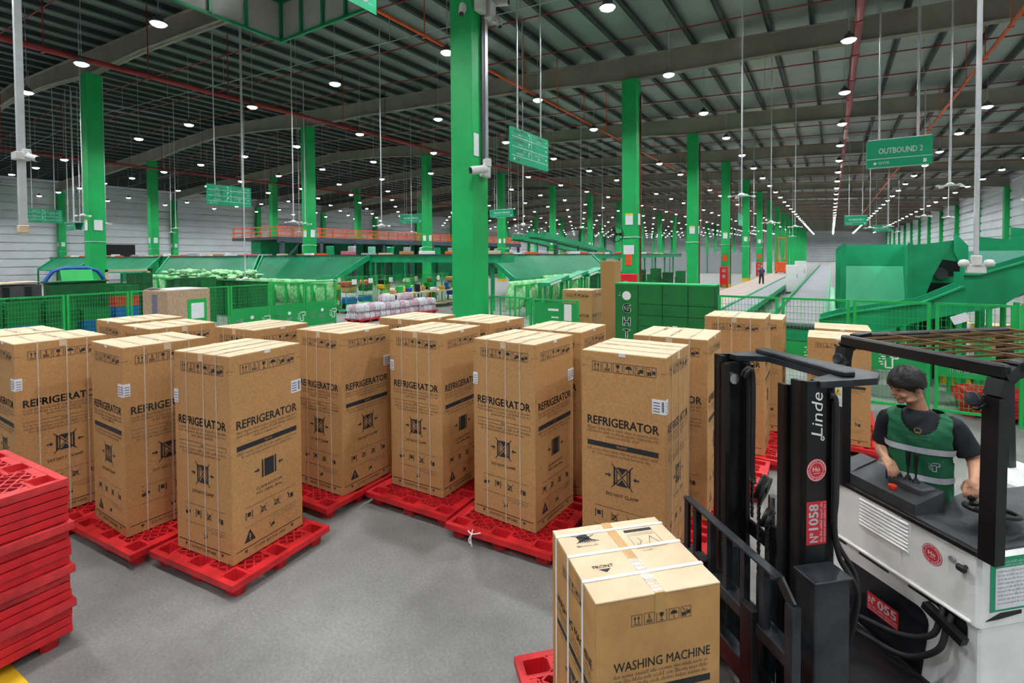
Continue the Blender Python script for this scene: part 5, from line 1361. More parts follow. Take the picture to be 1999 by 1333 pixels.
# slanted dark plates under the hopper edge
for k in range(5):
    o = MB().prism([(-0.02, 13.3+k*2.2, 0.0), (-0.02, 13.6+k*2.2, 0.0), (-0.02, 15.2+k*2.2, 1.0), (-0.02, 15.2+k*2.2, 1.45), (-0.02, 13.3+k*2.2, 0.65)], (0.12, 0, 0)).build('chute_brace', M_GREEN2)
    tag(o, 'dark green slanted brace plate between belt and hoppers', 'brace', 'slanted brace plates along the belt')
ar = thing('chute_housing', 'green chute housing with a dark arched opening next to the hopper', 'chute')
plate([(1.43, 2.95), (2.10, 3.02), (1.96, 2.72), (1.80, 2.35), (1.62, 1.75), (1.43, 1.75)], 13.5, 13.55, 'slanted_plate', M_GREEN2, ar)
plate([(1.60, 2.96), (2.16, 3.05), (2.2, 2.6), (1.88, 2.66)], 13.52, 13.57, 'top_plate', M_GREEN2, ar)
plate([(2.10, 3.20), (2.32, 2.92), (2.32, 1.75), (2.22, 1.75), (2.20, 2.55), (2.10, 2.8)], 13.45, 13.52, 'slanted_plate', M_GREEN3, ar)
MB().box(1.5, 14.4, 0, 2.4, 14.5, 2.9).build('back_panel', M_BLACK, ar)  # black panel: the shade inside the arch put into its colour
for xx in (1.5, 1.72, 2.25): MB().box(xx, 13.5, 0, xx+0.07, 13.57, 1.8).build('leg', M_GREEN2, ar)
MB().box(1.6, 13.9, 2.15, 2.25, 14.0, 2.28).build('drive_beam', M_GREEN2, ar); MB().cyl((1.95, 13.8, 2.35), (1.95, 14.05, 2.35), 0.12, n=12).build('drive_motor', M_DGREY, ar)
rp = thing('inclined_conveyor', 'green inclined chute conveyor rising behind the fence past the hopper', 'conveyor')
RT = [(-0.2, 1.43), (0.16, 1.56), (1.47, 1.85), (2.05, 2.17), (2.05, 2.39), (2.26, 2.39), (2.86, 2.63), (4.6, 3.35)]
RB = [(4.6, 2.75), (2.86, 2.09), (2.54, 1.80), (2.06, 1.68), (1.70, 1.57), (0.68, 1.20), (-0.2, 1.13)]
plate(RT+RB, 12.25, 12.31, 'side_plate', M_GREEN2, rp)
plate([(a, b_+0.02) for a, b_ in RT]+RB, 13.1, 13.16, 'side_plate', M_GREEN2, rp)
plate([(-0.2, 1.22), (0.68, 1.3), (1.7, 1.66), (2.54, 1.95), (4.6, 2.9), (4.6, 2.85), (2.54, 1.88), (1.7, 1.6), (0.68, 1.24), (-0.2, 1.16)], 12.31, 13.1, 'belt', M_BELT, rp)
for (a, b_), (c1, d1) in zip(RT[:-1], RT[1:]):
    if c1-a > 0.1:
        m = MB(); m.bar((a, 12.22, b_), (c1, 12.22, d1), 0.07, 0.03); m.build('top_flange', M_GREEN3, rp)
for xx in (-0.1, 1.15, 1.97, 2.38, 2.74, 4.3):
    MB().box(xx, 12.26, 0, xx+0.07, 12.33, 1.2+max(0, xx-0.6)*0.33).build('leg', M_GREEN, rp); MB().box(xx, 13.08, 0, xx+0.07, 13.15, 1.2+max(0, xx-0.6)*0.33).build('leg', M_GREEN, rp)
tag(MB().prism([(2.3, 13.75, 2.25), (3.4, 13.75, 2.25), (3.4, 13.75, 2.82), (2.3, 13.75, 2.82)], (0, 0.05, 0)).build('chute_screen', mat('teal_screen', (0.22, 0.55, 0.45), 0.35, var=0.08, scale=2)), 'pale teal screen panel behind the top of the incline', 'panel')
t = thing('chute_wall', 'stepped green steel chute wall above the pale teal screen', 'chute')
plate([(2.5, 2.82), (2.5, 3.12), (3.0, 3.05), (3.35, 3.12), (3.35, 2.82)], 14.0, 14.06, 'wall_plate', M_GREEN2, t); plate([(3.1, 3.05), (3.1, 3.3), (4.6, 3.05), (4.6, 2.7), (3.3, 2.7)], 14.2, 14.26, 'wall_plate', M_GREEN2, t)
for xx in (2.6, 4.4): MB().box(xx, 14.1, 0, xx+0.1, 14.18, 2.85).build('leg', M_GREEN2, t)
# loose goods on the floor beyond the fence
def carton(label, X, Y, z, w, d, h_, rz=0, m=None, group='plain cartons on the floor beyond the fence'):
    t = thing('plain_carton', label, 'carton', (X, Y, z), R(rz), group); MB().bbox(-w/2, -d/2, 0, w/2, d/2, h_-0.004, 0.008).build('carton_wall', m or M_CARD, t)
    MB().box(-w/2+0.004, -d/2+0.004, h_-0.005, -0.002, d/2-0.004, h_).build('top_flap', M_CARDT, t); MB().box(0.002, -d/2+0.004, h_-0.005, w/2-0.004, d/2-0.004, h_).build('top_flap', M_CARDT, t)
    MB().box(-0.03, -d/2, h_, 0.03, d/2, h_+0.002).build('tape', M_TAPE, t); return t
for q, (X, Y, w, d, h_, lb) in enumerate(((1.95, 15.6, 0.5, 0.4, 0.9, 'brown carton under the ramp beside the guard'), (3.0, 14.6, 0.9, 0.6, 0.5, 'wide brown carton on the floor past the ramp legs'), (4.6, 17.5, 0.8, 0.8, 1.5, 'tall brown carton far past the ramp'), (5.4, 19.5, 0.9, 0.9, 1.7, 'tallest brown carton near the side wall'), (3.8, 19.0, 0.7, 0.6, 0.8, 'square brown carton beyond the yellow line'))): carton(lb, X, Y, 0, w, d, h_, q*12)
tag(MB().prism([(2.15, 14.6, 0), (2.75, 14.6, 0), (2.5, 14.6, 0.42), (2.3, 14.6, 0.40)], (0, 0.5, 0)).build('blue_bag', M_BLUE), 'blue bag lying on the floor past the ramp legs', 'bag')
tag(MB().prism([(2.0, 13.9, 0), (2.5, 13.9, 0), (2.35, 13.9, 0.5), (2.1, 13.9, 0.55)], (0, 0.4, 0)).build('yellow_bag', M_YELLOW), 'yellow bag lying beside a ramp leg', 'bag')
for q in range(5): pallet('red pallet number %d up in the pile beyond the fence corner' % (q+1), 2.5+0.05*math.sin(q*2), 12.0 if q > 90 else 11.75, R(q*3-6), z=q*0.0625, group='pile of red pallets beyond the fence')
for q in range(4): pallet('red pallet number %d up in the far pile by the yellow line' % (q+1), 4.3, 15.8, R(q*4), z=q*0.0625, group='far pile of red pallets')

pb_ = MB(); r5 = random.Random(8)
for k in range(9): ell(pb_, (r5.uniform(-0.12, 0.12), r5.uniform(-0.12, 0.12), 0.1+k*0.045), (r5.uniform(0.1, 0.17), r5.uniform(0.1, 0.17), 0.1), None, 10, 6)
tag(place('plastic_sack', fuse(pb_, 0.02, 'plastic_sack', M_WHITE, 3), None, (-0.55, 9.55, 0.0)), 'crumpled white plastic sack on the floor behind the mast', 'sack')
# ------------------------------------------------------------------ sorting floor
M_CRATE = mat('crate_green', (0.004, 0.16, 0.035), 0.5, var=0.15, scale=5)
def crate_mesh(w, d, h, mt):
    m = MB(); t = 0.02
    m.box(-w/2, -d/2, 0, w/2, d/2, t)
    for s in (-1, 1):
        m.box(min(s*w/2, s*(w/2-t)), -d/2, t, max(s*w/2, s*(w/2-t)), d/2, h); m.box(-w/2+t, min(s*d/2, s*(d/2-t)), t, w/2-t, max(s*d/2, s*(d/2-t)), h)
        for z in (h*0.35, h*0.66, h-0.03):
            m.box(min(s*(w/2), s*(w/2+0.014)), -d/2, z, max(s*(w/2), s*(w/2+0.014)), d/2, z+0.025); m.box(-w/2, min(s*d/2, s*(d/2+0.014)), z, w/2, max(s*d/2, s*(d/2+0.014)), z+0.025)
        for q in range(-2, 3): m.box(q*w/5-0.012, min(s*d/2, s*(d/2+0.012)), 0.02, q*w/5+0.012, max(s*d/2, s*(d/2+0.012)), h-0.03)
    return m.mesh('crate', mt)
crg = crate_mesh(0.62, 0.42, 0.32, M_CRATE); crb = crate_mesh(0.62, 0.42, 0.32, M_BLUE); crd = crate_mesh(0.62, 0.42, 0.32, M_GREEND)
rr = random.Random(5)
cols = {'g': (crg, 'green plastic crate in the stacks behind the long fence', 'green crates behind the long fence'), 'b': (crb, 'blue plastic crate in the stacks behind the long fence', 'blue crates behind the long fence'), 'd': (crd, 'dark green plastic crate in the stacks behind the long fence', 'dark green crates behind the long fence')}
layout = [(-18.6, 3.0, 'gggbg'), (-18.7, 3.75, 'gdggg'), (-18.6, 4.5, 'ggbgg'), (-18.6, 5.3, 'gggdg'), (-18.5, 6.1, 'gbbg'), (-18.6, 6.9, 'ggbbrg'), (-18.6, 7.7, 'ggdgg'), (-18.7, 8.5, 'ggbg'), (-20.2, 7.2, 'dddddg'), (-20.2, 7.95, 'ddddddd'), (-20.0, 9.0, 'ggggg'), (-20.1, 4.2, 'ggggg'), (-20.1, 5.1, 'ggddg'), (-22.5, 10.5, 'dddddd'), (-22.5, 11.3, 'gggggg')]
redc = crate_mesh(0.62, 0.42, 0.32, M_RED)
for X, Y, st_ in layout:
    for k, ch in enumerate(st_):
        if ch == 'r': o = place('plastic_crate', redc, None, (X, Y, k*0.322), R(90)); tag(o, 'single red plastic crate among the green stacks', 'crate', 'red crates behind the long fence'); continue
        me, lb, gp = cols[ch]; o = place('plastic_crate', me, None, (X, Y, k*0.322), R(90+rr.uniform(-3, 3))); tag(o, lb, 'crate', gp)
# covered carts and lids in front of the big left column
t = thing('parts_bin', 'open dark cage bin with loose cardboard sheets on top at the picture edge', 'bin', (-21.5, 4.3, 0), R(90))
MB().bbox(-1.3, -0.5, 0.1, 1.3, 0.5, 1.95, 0.02).build('bin_body', M_DGREY, t)
for q in range(5): MB().box(-1.3+q*0.5, -0.56, 1.97+q*0.015, -0.55+q*0.45, 0.5, 1.985+q*0.015).build('cardboard_sheet', M_CARDT, t)
for q in range(5): MB().box(-1.1+q*0.5, -0.53, 0.2, -0.95+q*0.5, -0.5, 1.9).build('panel_strip', M_BLACK, t)
t = thing('tilted_tub', 'blue arched tub lid with a green flap standing on the crates', 'tub', (-21.5, 6.6, 2.02), R(90))
MB().tube([(-0.8, 0, 0), (-0.6, 0, 0.32), (-0.3, 0, 0.42), (0.3, 0, 0.42), (0.6, 0, 0.32), (0.8, 0, 0)], 0.06, 8).build('arched_rim', M_BLUE, t)
MB().prism([(-0.45, -0.3, 0.0), (0.4, -0.3, 0.0), (0.4, -0.15, 0.36), (-0.45, -0.15, 0.36)], (0, 0.02, 0.01)).build('flap', M_GREENB, t); MB().box(-0.8, -0.35, -0.05, 0.8, 0.35, 0.0).build('tub_base', M_GREEND, t)
MB().box(-0.75, -0.3, -2.02, 0.75, 0.3, -0.05).build('tub_stand', M_GREEND, t)
t = thing('wooden_frame', 'pale wooden frame standing on edge before the big green column of the sorting floor', 'frame', (-22.0, 8.3, 0), R(90))
MB().box(-0.7, -0.03, 0, -0.62, 0.03, 2.35).build('upright', M_CARDT, t); MB().box(0.62, -0.03, 0, 0.7, 0.03, 2.35).build('upright', M_CARDT, t); MB().box(-0.7, -0.03, 2.27, 0.7, 0.03, 2.35).build('top_rail', M_CARDT, t); MB().box(-0.62, -0.03, 1.55, 0.62, 0.03, 1.62).build('middle_rail', M_CARDT, t)
# torn carton on end by the fence
tc = thing('torn_carton', 'tall brown carton with torn white-lined flaps beside the long fence', 'carton', (-14.4, 6.5, 0), R(8))
MB().bbox(-0.5, -0.55, 0, 0.5, 0.55, 1.95, 0.01).build('carton_wall', mat('carton_speckled', (0.45, 0.31, 0.20), 0.85, var=0.15, scale=18), tc)
MB().box(-0.45, -0.5, 1.95, 0.5, 0.5, 1.975).build('top_flap', mat('carton_white', (0.66, 0.62, 0.56), 0.8, var=0.08, scale=8), tc)
MB().prism([(-0.5, -0.5, 1.95), (-0.1, -0.56, 2.02), (0.1, -0.3, 1.97)], (0, 0, 0.012)).build('torn_flap', MATS['carton_white'], tc)
MB().box(0.5, -0.05, 1.1, 0.512, 0.45, 1.7).build('label_frame', M_GREENB, tc); MB().box(0.512, 0.03, 1.2, 0.518, 0.37, 1.6).build('label_sheet', M_PAPER, tc)
MB().box(-0.1, -0.562, 1.3, 0.1, -0.55, 1.85).build('side_label', M_STK, tc)
# green mail bags hung in rows
def bag_mesh(seed):
    m = MB(); r_ = random.Random(seed); nu, nv = 16, 9; vs = []; fs = []
    for j in range(nv+1):
        v_ = j/nv
        for i in range(nu):
            t = 2*PI*i/nu; c, s = math.cos(t), math.sin(t); k = (abs(c)**3.2+abs(s)**3.2)**(-1/3.2)
            bel = 0.72+0.28*math.sin(PI*min(1, v_*1.15+0.05)); n_ = 1+r_.uniform(-0.07, 0.07)
            vs.append((0.46*k*c*bel*n_, 0.36*k*s*bel*n_-0.12*v_, 1.25*v_))
    for j in range(nv):
        for i in range(nu): fs.append((j*nu+i, j*nu+(i+1) % nu, (j+1)*nu+(i+1) % nu, (j+1)*nu+i))
    fs.append(tuple(range(nu-1, -1, -1))); fs.append(tuple(range(nv*nu, (nv+1)*nu)))
    m.add(vs, fs); return m.mesh('mail_bag', mat('bag_green', (0.27, 0.60, 0.27), 0.5, var=0.35, scale=5, bump=0.4, bscale=12), True)
bags = [bag_mesh(s) for s in range(3)]
fr = MB(); 
for s in (-1, 1): fr.box(s*0.5-0.04, -0.42, 0, s*0.5+0.04, -0.36, 1.45)
fr.box(-0.5, -0.42, 1.38, 0.5, -0.36, 1.45); fr_me = fr.mesh('rack_frame', M_GREENB)
def bag_row(n, X0, Y0, dx, dy, rz, label, group):
    for k in range(n):
        t = thing('mail_bag', label, 'bag', (X0+dx*k, Y0+dy*k, 0.0), rz, group)
        place('bag_sack', bags[k % 3], t, (0, 0, 0.35)); place('rack_frame', fr_me, t)
bag_row(20, -21.3, 16.4, -1.08, 0.0, 0, 'pale green mail bag in the long row under the left chutes', 'mail bags under the ribbed chutes')
bag_row(9, -14.0, 26.0, -0.02, 1.3, R(90), 'pale green mail bag in the row under the chute by the big column', 'mail bags beside the big column')
bag_row(7, -12.2, 19.5, -0.05, 1.25, R(90), 'green mail bag in the front row before the low slanted trays', 'mail bags before the slanted trays')
# heap of loose bags on crates
hb_ = MB(); r_ = random.Random(3)
for k in range(90):
    a = (r_.uniform(-30, -22.5), r_.uniform(12.8, 14.2), r_.uniform(1.75, 2.1)); ell(hb_, a, (r_.uniform(0.12, 0.3), r_.uniform(0.1, 0.25), r_.uniform(0.06, 0.14)), None, 7, 4)
o = hb_.build('loose_bag_heap', MATS['bag_green'], None, smooth=True); tag(o, 'heap of loose crumpled green bags on the crate stacks', 'bags', kind='stuff')
for k in range(7):
    X = -29.6+k*1.15
    for q in range(5): o = place('plastic_crate', crd, None, (X, 13.5, q*0.322), R(0)); o.scale = (1.6, 2.0, 1.0); tag(o, 'wide dark green crate stacked under the heap of loose bags', 'crate', 'wide crates under the bag heap')
# ribbed chutes of the sorter
def ribbed_chute(label, P, n, group):
    a, b_, c, d = [Vector(p) for p in P]            # top-left, top-right, bottom-right, bottom-left
    t = thing('sorting_chute', label, 'chute', (0, 0, 0), 0, group); nrm = (b_-a).cross(d-a).normalized()
    if nrm.z < 0: nrm = -nrm
    s = MB(); vs = []; fs = []; L = 2*n
    for i in range(L+1):
        o = nrm*(0.11 if i % 2 else 0.0); f_ = i/L
        vs += [a.lerp(b_, f_)+o, d.lerp(c, f_)+o]
    for i in range(L): fs.append((2*i, 2*i+2, 2*i+3, 2*i+1))
    s.add(vs, fs); s.build('ribbed_sheet', mat('chute_green', (0.001, 0.15, 0.062), 0.5, var=0.15, scale=0.8, spec=0.2), t)
    for p, q in ((a, d), (b_, c)): m = MB(); m.bar(p+nrm*0.05, q+nrm*0.05, 0.08, 0.3); m.build('edge_rail', M_GREEN2, t)
    for p in (a, b_, c, d): m = MB(); m.box(p.x-0.06, p.y-0.06, 0, p.x+0.06, p.y+0.06, p.z-0.05); m.build('leg', M_GREEN2, t)
    m = MB(); m.bar(d+nrm*0.03, c+nrm*0.03, 0.06, 0.12); m.build('lip_rail', M_GREEN2, t)
    return t
GC = 'ribbed green sorting chutes'
ribbed_chute('ribbed green chute between two green columns of the sorting floor', [(-46.4, 20.5, 2.72), (-33.7, 20.5, 2.72), (-31.0, 18.3, 1.4), (-43.7, 18.3, 1.4)], 36, GC)
ribbed_chute('ribbed green chute behind the column with the red riser pipe', [(-33.2, 20.5, 2.72), (-22.6, 20.5, 2.72), (-23.3, 18.2, 1.25), (-30.6, 18.2, 1.25)], 32, GC)
ribbed_chute('ribbed green chute right of the big column with bags below', [(-18.3, 26.0, 2.72), (-18.3, 42.5, 2.72), (-15.4, 39.0, 1.35), (-15.4, 24.6, 1.35)], 34, GC)
ribbed_chute('ribbed green chute at the picture edge below the white wall', [(-72.0, 20.5, 2.7), (-62.0, 20.5, 2.7), (-60.0, 18.4, 1.5), (-70.0, 18.4, 1.5)], 26, GC)
ribbed_chute('ribbed green chute behind the big column of the sorting floor', [(-60.0, 20.5, 2.7), (-48.0, 20.5, 2.7), (-46.0, 18.4, 1.5), (-58.0, 18.4, 1.5)], 26, GC)
sb = thing('sorter_beam', 'long green sorter line with a dark top edge above the ribbed chutes', 'sorter', (0, 0, 0))
MB().box(-74, 20.5, 2.42, -13.5, 21.68, 2.80).build('sorter_frame', M_GREEN2, sb); MB().box(-74, 20.45, 2.80, -13.5, 21.7, 2.86).build('sorter_track', M_DGREY, sb)
for k in range(16): MB().box(-73+k*3.9, 21.0, 0, -72.85+k*3.9, 21.15, 2.42).build('leg', M_GREEN2, sb)
sb2 = thing('sorter_beam', 'green sorter line running away from the big column with a dark top edge', 'sorter', (0, 0, 0))
MB().box(-19.9, 24, 2.42, -18.3, 75, 2.80).build('sorter_frame', M_GREEN2, sb2); MB().box(-19.95, 24, 2.80, -18.25, 75, 2.86).build('sorter_track', M_DGREY, sb2)
for k in range(12): MB().box(-18.6, 25+k*4.2, 0, -18.45, 25.15+k*4.2, 2.42).build('leg', M_GREEN2, sb2)
r_ = random.Random(9); pcols = [M_CARD, M_WHITE, M_ORANGE, mat('parcel_pink', (0.6, 0.12, 0.2), 0.6, var=0.1), mat('parcel_grey', (0.35, 0.36, 0.38), 0.6, var=0.1), M_CARDT]
pm_ = {}
for k in range(64):
    mt = pcols[k % 6]
    if mt.name not in pm_: pm_[mt.name] = MB().bbox(-0.3, -0.2, 0, 0.3, 0.2, 0.22, 0.02).mesh('parcel', mt)
    if k < 34: X, Y = -70+k*1.65+r_.uniform(-0.5, 0.5), 20.85+r_.uniform(0, 0.5)
    else: X, Y = -19.1+r_.uniform(-0.5, 0.5), 26+(k-34)*1.55
    o = place('parcel', pm_[mt.name], None, (X, Y, 2.862), r_.uniform(0, 3)); o.scale = (r_.uniform(0.8, 1.6), r_.uniform(0.8, 1.5), r_.uniform(0.4, 1.1))
    tag(o, {'cardboard': 'small brown parcel', 'white_paint': 'small white parcel', 'orange_paint': 'small orange parcel', 'parcel_pink': 'small pink parcel', 'parcel_grey': 'small grey parcel', 'cardboard_flap': 'small tan parcel'}[mt.name]+' riding on the sorter track', 'parcel', 'parcels on the sorter track')
# mezzanine with orange railing
mz = thing('mezzanine', 'dark steel mezzanine with an orange railing over the sorting floor', 'platform', (0, 0, 0))
MB().box(-47, 26, 4.25, -40, 66, 4.5).build('deck', M_DGREY, mz); MB().box(-40.1, 26, 4.0, -39.9, 66, 4.45).build('edge_beam', mat('mezz_steel', (0.06, 0.075, 0.10), 0.5, var=0.15, scale=1), mz)
pst = MB().box(-0.035, -0.035, 0, 0.035, 0.035, 0.9).mesh('rail_post', M_ORANGE)
for k in range(29): place('rail_post', pst, mz, (-40, 26.05+k*1.42, 4.5))
for k in range(5): place('rail_post', pst, mz, (-46.8+k*1.42, 26.05, 4.5))
for zz in (4.62, 4.97, 5.36):
    MB().box(-40.03, 26, zz-0.035, -39.97, 66, zz+0.035).build('handrail', M_ORANGE, mz); MB().box(-47, 26.0, zz-0.035, -40, 26.06, zz+0.035).build('handrail', M_ORANGE, mz)
w = MB()
for k in range(330): w.box(-40.012, 26.1+k*0.12, 4.52, -39.988, 26.115+k*0.12, 5.3)
o = w.build('railing_mesh', M_ORANGE, mz); o['kind'] = 'stuff'
for k in range(11):
    MB().box(-40.2, 26.3+k*3.9, 0, -39.9, 26.6+k*3.9, 4.1).build('support_post', MATS['mezz_steel'], mz)
    if k % 3 == 0: m = MB(); m.bar((-40.05, 26.5+k*3.9, 2.2), (-40.05, 28.2+k*3.9, 4.1), 0.12, 0.12); m.build('knee_brace', MATS['mezz_steel'], mz)
for q in range(14):
    o = MB().bbox(-0.35, -0.2, 0, 0.35, 0.2, 1.15, 0.05).build('sack_bin', [MATS['teal_screen'], M_GREEN2, MATS['parcel_grey']][q % 3], None, (-37.5, 27+q*2.4, 2.55)); tag(o, 'upright %s bin on the rack under the mezzanine' % ['teal', 'green', 'grey'][q % 3], 'bin', 'upright bins under the mezzanine')
t = thing('bin_rack', 'green rack carrying the upright bins below the mezzanine', 'rack'); MB().box(-38.2, 26, 2.4, -36.8, 62, 2.55).build('shelf', M_GREEN2, t)
for k in range(10): MB().box(-37.0, 26.2+k*3.9, 0, -36.85, 26.35+k*3.9, 2.4).build('leg', M_GREEN2, t)
uc = thing('overhead_conveyor', 'green inclined conveyor carrying bright parcels down from the mezzanine', 'conveyor')
for xx in (-29.55, -27.75): MB().prism([(xx, 50.5, 5.5), (xx, 53, 5.3), (xx, 72, 3.35), (xx, 72, 2.9), (xx, 53, 4.6), (xx, 50.5, 4.7)], (0.12, 0, 0)).build('side_plate', M_GREEN2, uc)
MB().prism([(-29.45, 50.5, 4.95), (-29.45, 53, 4.8), (-29.45, 72, 3.05), (-29.45, 72, 3.0), (-29.45, 53, 4.75), (-29.45, 50.5, 4.9)], (1.7, 0, 0)).build('belt', M_GREEN3, uc)
for yy in (54, 60, 66): MB().box(-27.8, yy, 0, -27.65, yy+0.15, 4.7-(yy-53)*0.09).build('leg', MATS['mezz_steel'], uc)
uc2 = dup(uc, (-6.0, 6.0, 0.0), 0, 'green inclined conveyor running parallel behind the first incline')
for q in range(12):
    mt = pcols[(q*5+2) % 6]
    if mt.name not in pm_: pm_[mt.name] = MB().bbox(-0.3, -0.2, 0, 0.3, 0.2, 0.22, 0.02).mesh('parcel', mt)
    yy = 55+q*1.3; o = place('parcel', pm_[mt.name], None, (-28.55+0.3*math.sin(q*3), yy, 4.62-(yy-55)*0.092+0.08), q); o.scale = (1.6, 1.5, 1.5); tag(o, 'bright parcel sliding down the overhead incline', 'parcel', 'parcels on the overhead incline')
# slanted trays between gate and chute
for q, (y0, z0) in enumerate(((20.5, 1.35), (22.8, 1.5), (25.0, 1.62))):
    t = thing('slanted_tray', ['low slanted green tray with a white strip nearest the gate', 'middle slanted green tray with a white strip', 'upper slanted green tray beyond the other two'][q], 'tray', (-11.2, y0, 0))
    m = MB(); m.prism([(-0.3, 0, z0), (0.3, 0, z0), (0.3, 2.1, z0+0.28), (-0.3, 2.1, z0+0.28)], (0, 0, 0.16)); m.build('tray_body', M_GREEN2, t)
    m = MB(); m.prism([(0.305, 0.1, z0+0.03), (0.305, 1.2, z0+0.18), (0.305, 1.2, z0+0.28), (0.305, 0.1, z0+0.13)], (0.01, 0, 0)); m.build('white_strip', M_WHITE, t)
    for yy in (0.1, 1.9): MB().box(-0.04, yy, 0, 0.04, yy+0.08, z0+0.1).build('leg', M_GREEN2, t)
# bottle packs on pallets
def pack_mesh(mt):
    m = MB()
    for i in range(3):
        for j in range(2): m.lathe([(0.062, 0.0), (0.07, 0.03), (0.066, 0.13), (0.07, 0.17), (0.05, 0.25), (0.03, 0.29), (0.0, 0.3)], 7, Matrix.Translation(((i-1)*0.135, (j-0.5)*0.135, 0)))
    m.bbox(-0.2, -0.135, 0.03, 0.2, 0.135, 0.2, 0.02)
    return m.mesh('bottle_pack', mt)
packs = [pack_mesh(mat('pack_white', (0.62, 0.62, 0.66), 0.3, var=0.25, scale=14)), pack_mesh(mat('pack_pink', (0.60, 0.55, 0.60), 0.35, col2=(0.45, 0.16, 0.24), scale=22)), pack_mesh(mat('pack_blue', (0.16, 0.22, 0.42), 0.35, col2=(0.6, 0.6, 0.65), scale=10))]
pn = ['white shrink-wrapped bottle pack', 'pink and white bottle pack', 'blue and white bottle pack']
spots_ = [(-17.0, 15.0, 2, (0, 0, 1)), (-16.95, 16.15, 3, (0, 1, 0)), (-16.9, 17.3, 3, (1, 0, 1)), (-16.8, 18.45, 2, (0, 0, 1)), (-15.5, 20.3, 2, (0, 2, 0))]
for q, (X, Y, lay, mix) in enumerate(spots_):
    pallet('red pallet under the %s load of bottle packs' % ['first', 'second', 'third', 'fourth', 'last'][q], X, Y, R(90), group='red pallets under the bottle packs')
    for L_ in range(lay):
        for i in range(4):
            for j in range(2 if L_ == 2 else 3):
                if L_ == 2 and i < 2: continue
                k = mix[(i+j+L_) % 3]; o = place('bottle_pack', packs[k], None, (X-0.28+j*0.29, Y-0.46+i*0.29, PZ+L_*0.302), R(90)); o.scale = (0.68, 1.0, 1.0); tag(o, pn[k]+' stacked on a red pallet past the fence end', 'bottle pack', 'bottle packs on red pallets')
# packing table and roll cages behind the bottles
t = thing('packing_table', 'long pale packing table behind the bottle packs', 'table', (-18.4, 20.4, 0))
MB().box(-0.5, -2.6, 0.86, 0.5, 2.6, 0.92).build('table_top', M_CARDT, t)
for a in (-0.42, 0.42):
    for b_ in (-2.5, 0, 2.5): MB().box(a-0.03, b_-0.03, 0, a+0.03, b_+0.03, 0.86).build('leg', M_DGREY, t)
MB().box(-0.45, -2.5, 0.2, 0.45, 2.5, 0.24).build('lower_shelf', M_CARDT, t)
gcols = [M_CARD, M_WHITE, M_GREENB, mat('goods_red', (0.5, 0.05, 0.05), 0.5, var=0.2), M_YELLOW, M_BLUE, M_BLACK, MATS['bag_green'], MATS['parcel_grey']]; gnam = ['brown', 'white', 'green', 'red', 'yellow', 'blue', 'black', 'pale green', 'grey']
r_ = random.Random(21)
for q in range(18):
    k = q % 9; o = MB().bbox(-0.16, -0.12, 0, 0.16, 0.12, r_.uniform(0.15, 0.4), 0.03).build('packed_good', gcols[k], None, (-18.4+r_.uniform(-0.35, 0.35), 18.0+q*0.28, 0.92), r_.uniform(0, 3)); tag(o, gnam[k]+' item lying on the packing table', 'goods', 'goods on the packing table')
def roll_cage(label, X, Y, rz):
    t = thing('roll_cage', label, 'roll cage', (X, Y, 0), R(rz), 'roll cages of the sorting floor')
    MB().box(-0.4, -0.5, 0.12, 0.4, 0.5, 0.18).build('cage_base', M_GREENB, t)
    for s in (-1, 1):
        f_ = MB(); f_.tube([(s*0.4, -0.5, 0.18), (s*0.4, -0.5, 1.75), (s*0.4, 0.5, 1.75), (s*0.4, 0.5, 0.18)], 0.018, 6); f_.build('side_frame', M_GREENB, t)
        w_ = MB()
        for k in range(1, 9): w_.box(s*0.4-0.006, -0.5+k*0.111-0.006, 0.18, s*0.4+0.006, -0.5+k*0.111+0.006, 1.75)
        for k in range(1, 5): w_.box(s*0.4-0.006, -0.5, 0.18+k*0.33, s*0.4+0.006, 0.5, 0.192+k*0.33)
        o = w_.build('cage_bars', M_GREENB, t); o['kind'] = 'stuff'
    for a in (-0.33, 0.33):
        for b_ in (-0.42, 0.42): MB().cyl((a-0.02, b_, 0.06), (a+0.02, b_, 0.06), 0.06, n=10).build('caster', M_RUBBER, t)
    MB().box(0.41, -0.15, 1.4, 0.42, 0.15, 1.65).build('cage_label', M_PAPER, t)
    for k in range(5):
        kk = r_.randint(0, 8); o = MB().bbox(-0.25, -0.3, 0, 0.25, 0.3, 0.27, 0.05).build('packed_good', gcols[kk], None, (X+r_.uniform(-0.08, 0.08), Y+r_.uniform(-0.1, 0.1), 0.18+k*0.275), R(rz)+r_.uniform(-0.2, 0.2)); tag(o, gnam[kk]+' bundle loaded in '+label, 'goods', 'goods in the roll cages')
for q, (X, Y) in enumerate(((-20.2, 16.9), (-20.5, 18.2), (-20.4, 19.5), (-20.0, 21.0), (-19.6, 22.4), (-19.3, 23.8), (-22.3, 17.6))): roll_cage(['the first green roll cage behind the bottle packs', 'the second green roll cage behind the bottle packs', 'the third green roll cage behind the bottle packs', 'the fourth green roll cage beside the packing table', 'the fifth green roll cage beside the packing table', 'the green roll cage close to the big column', 'the rear green roll cage below the ribbed chute'][q], X, Y, q*3)
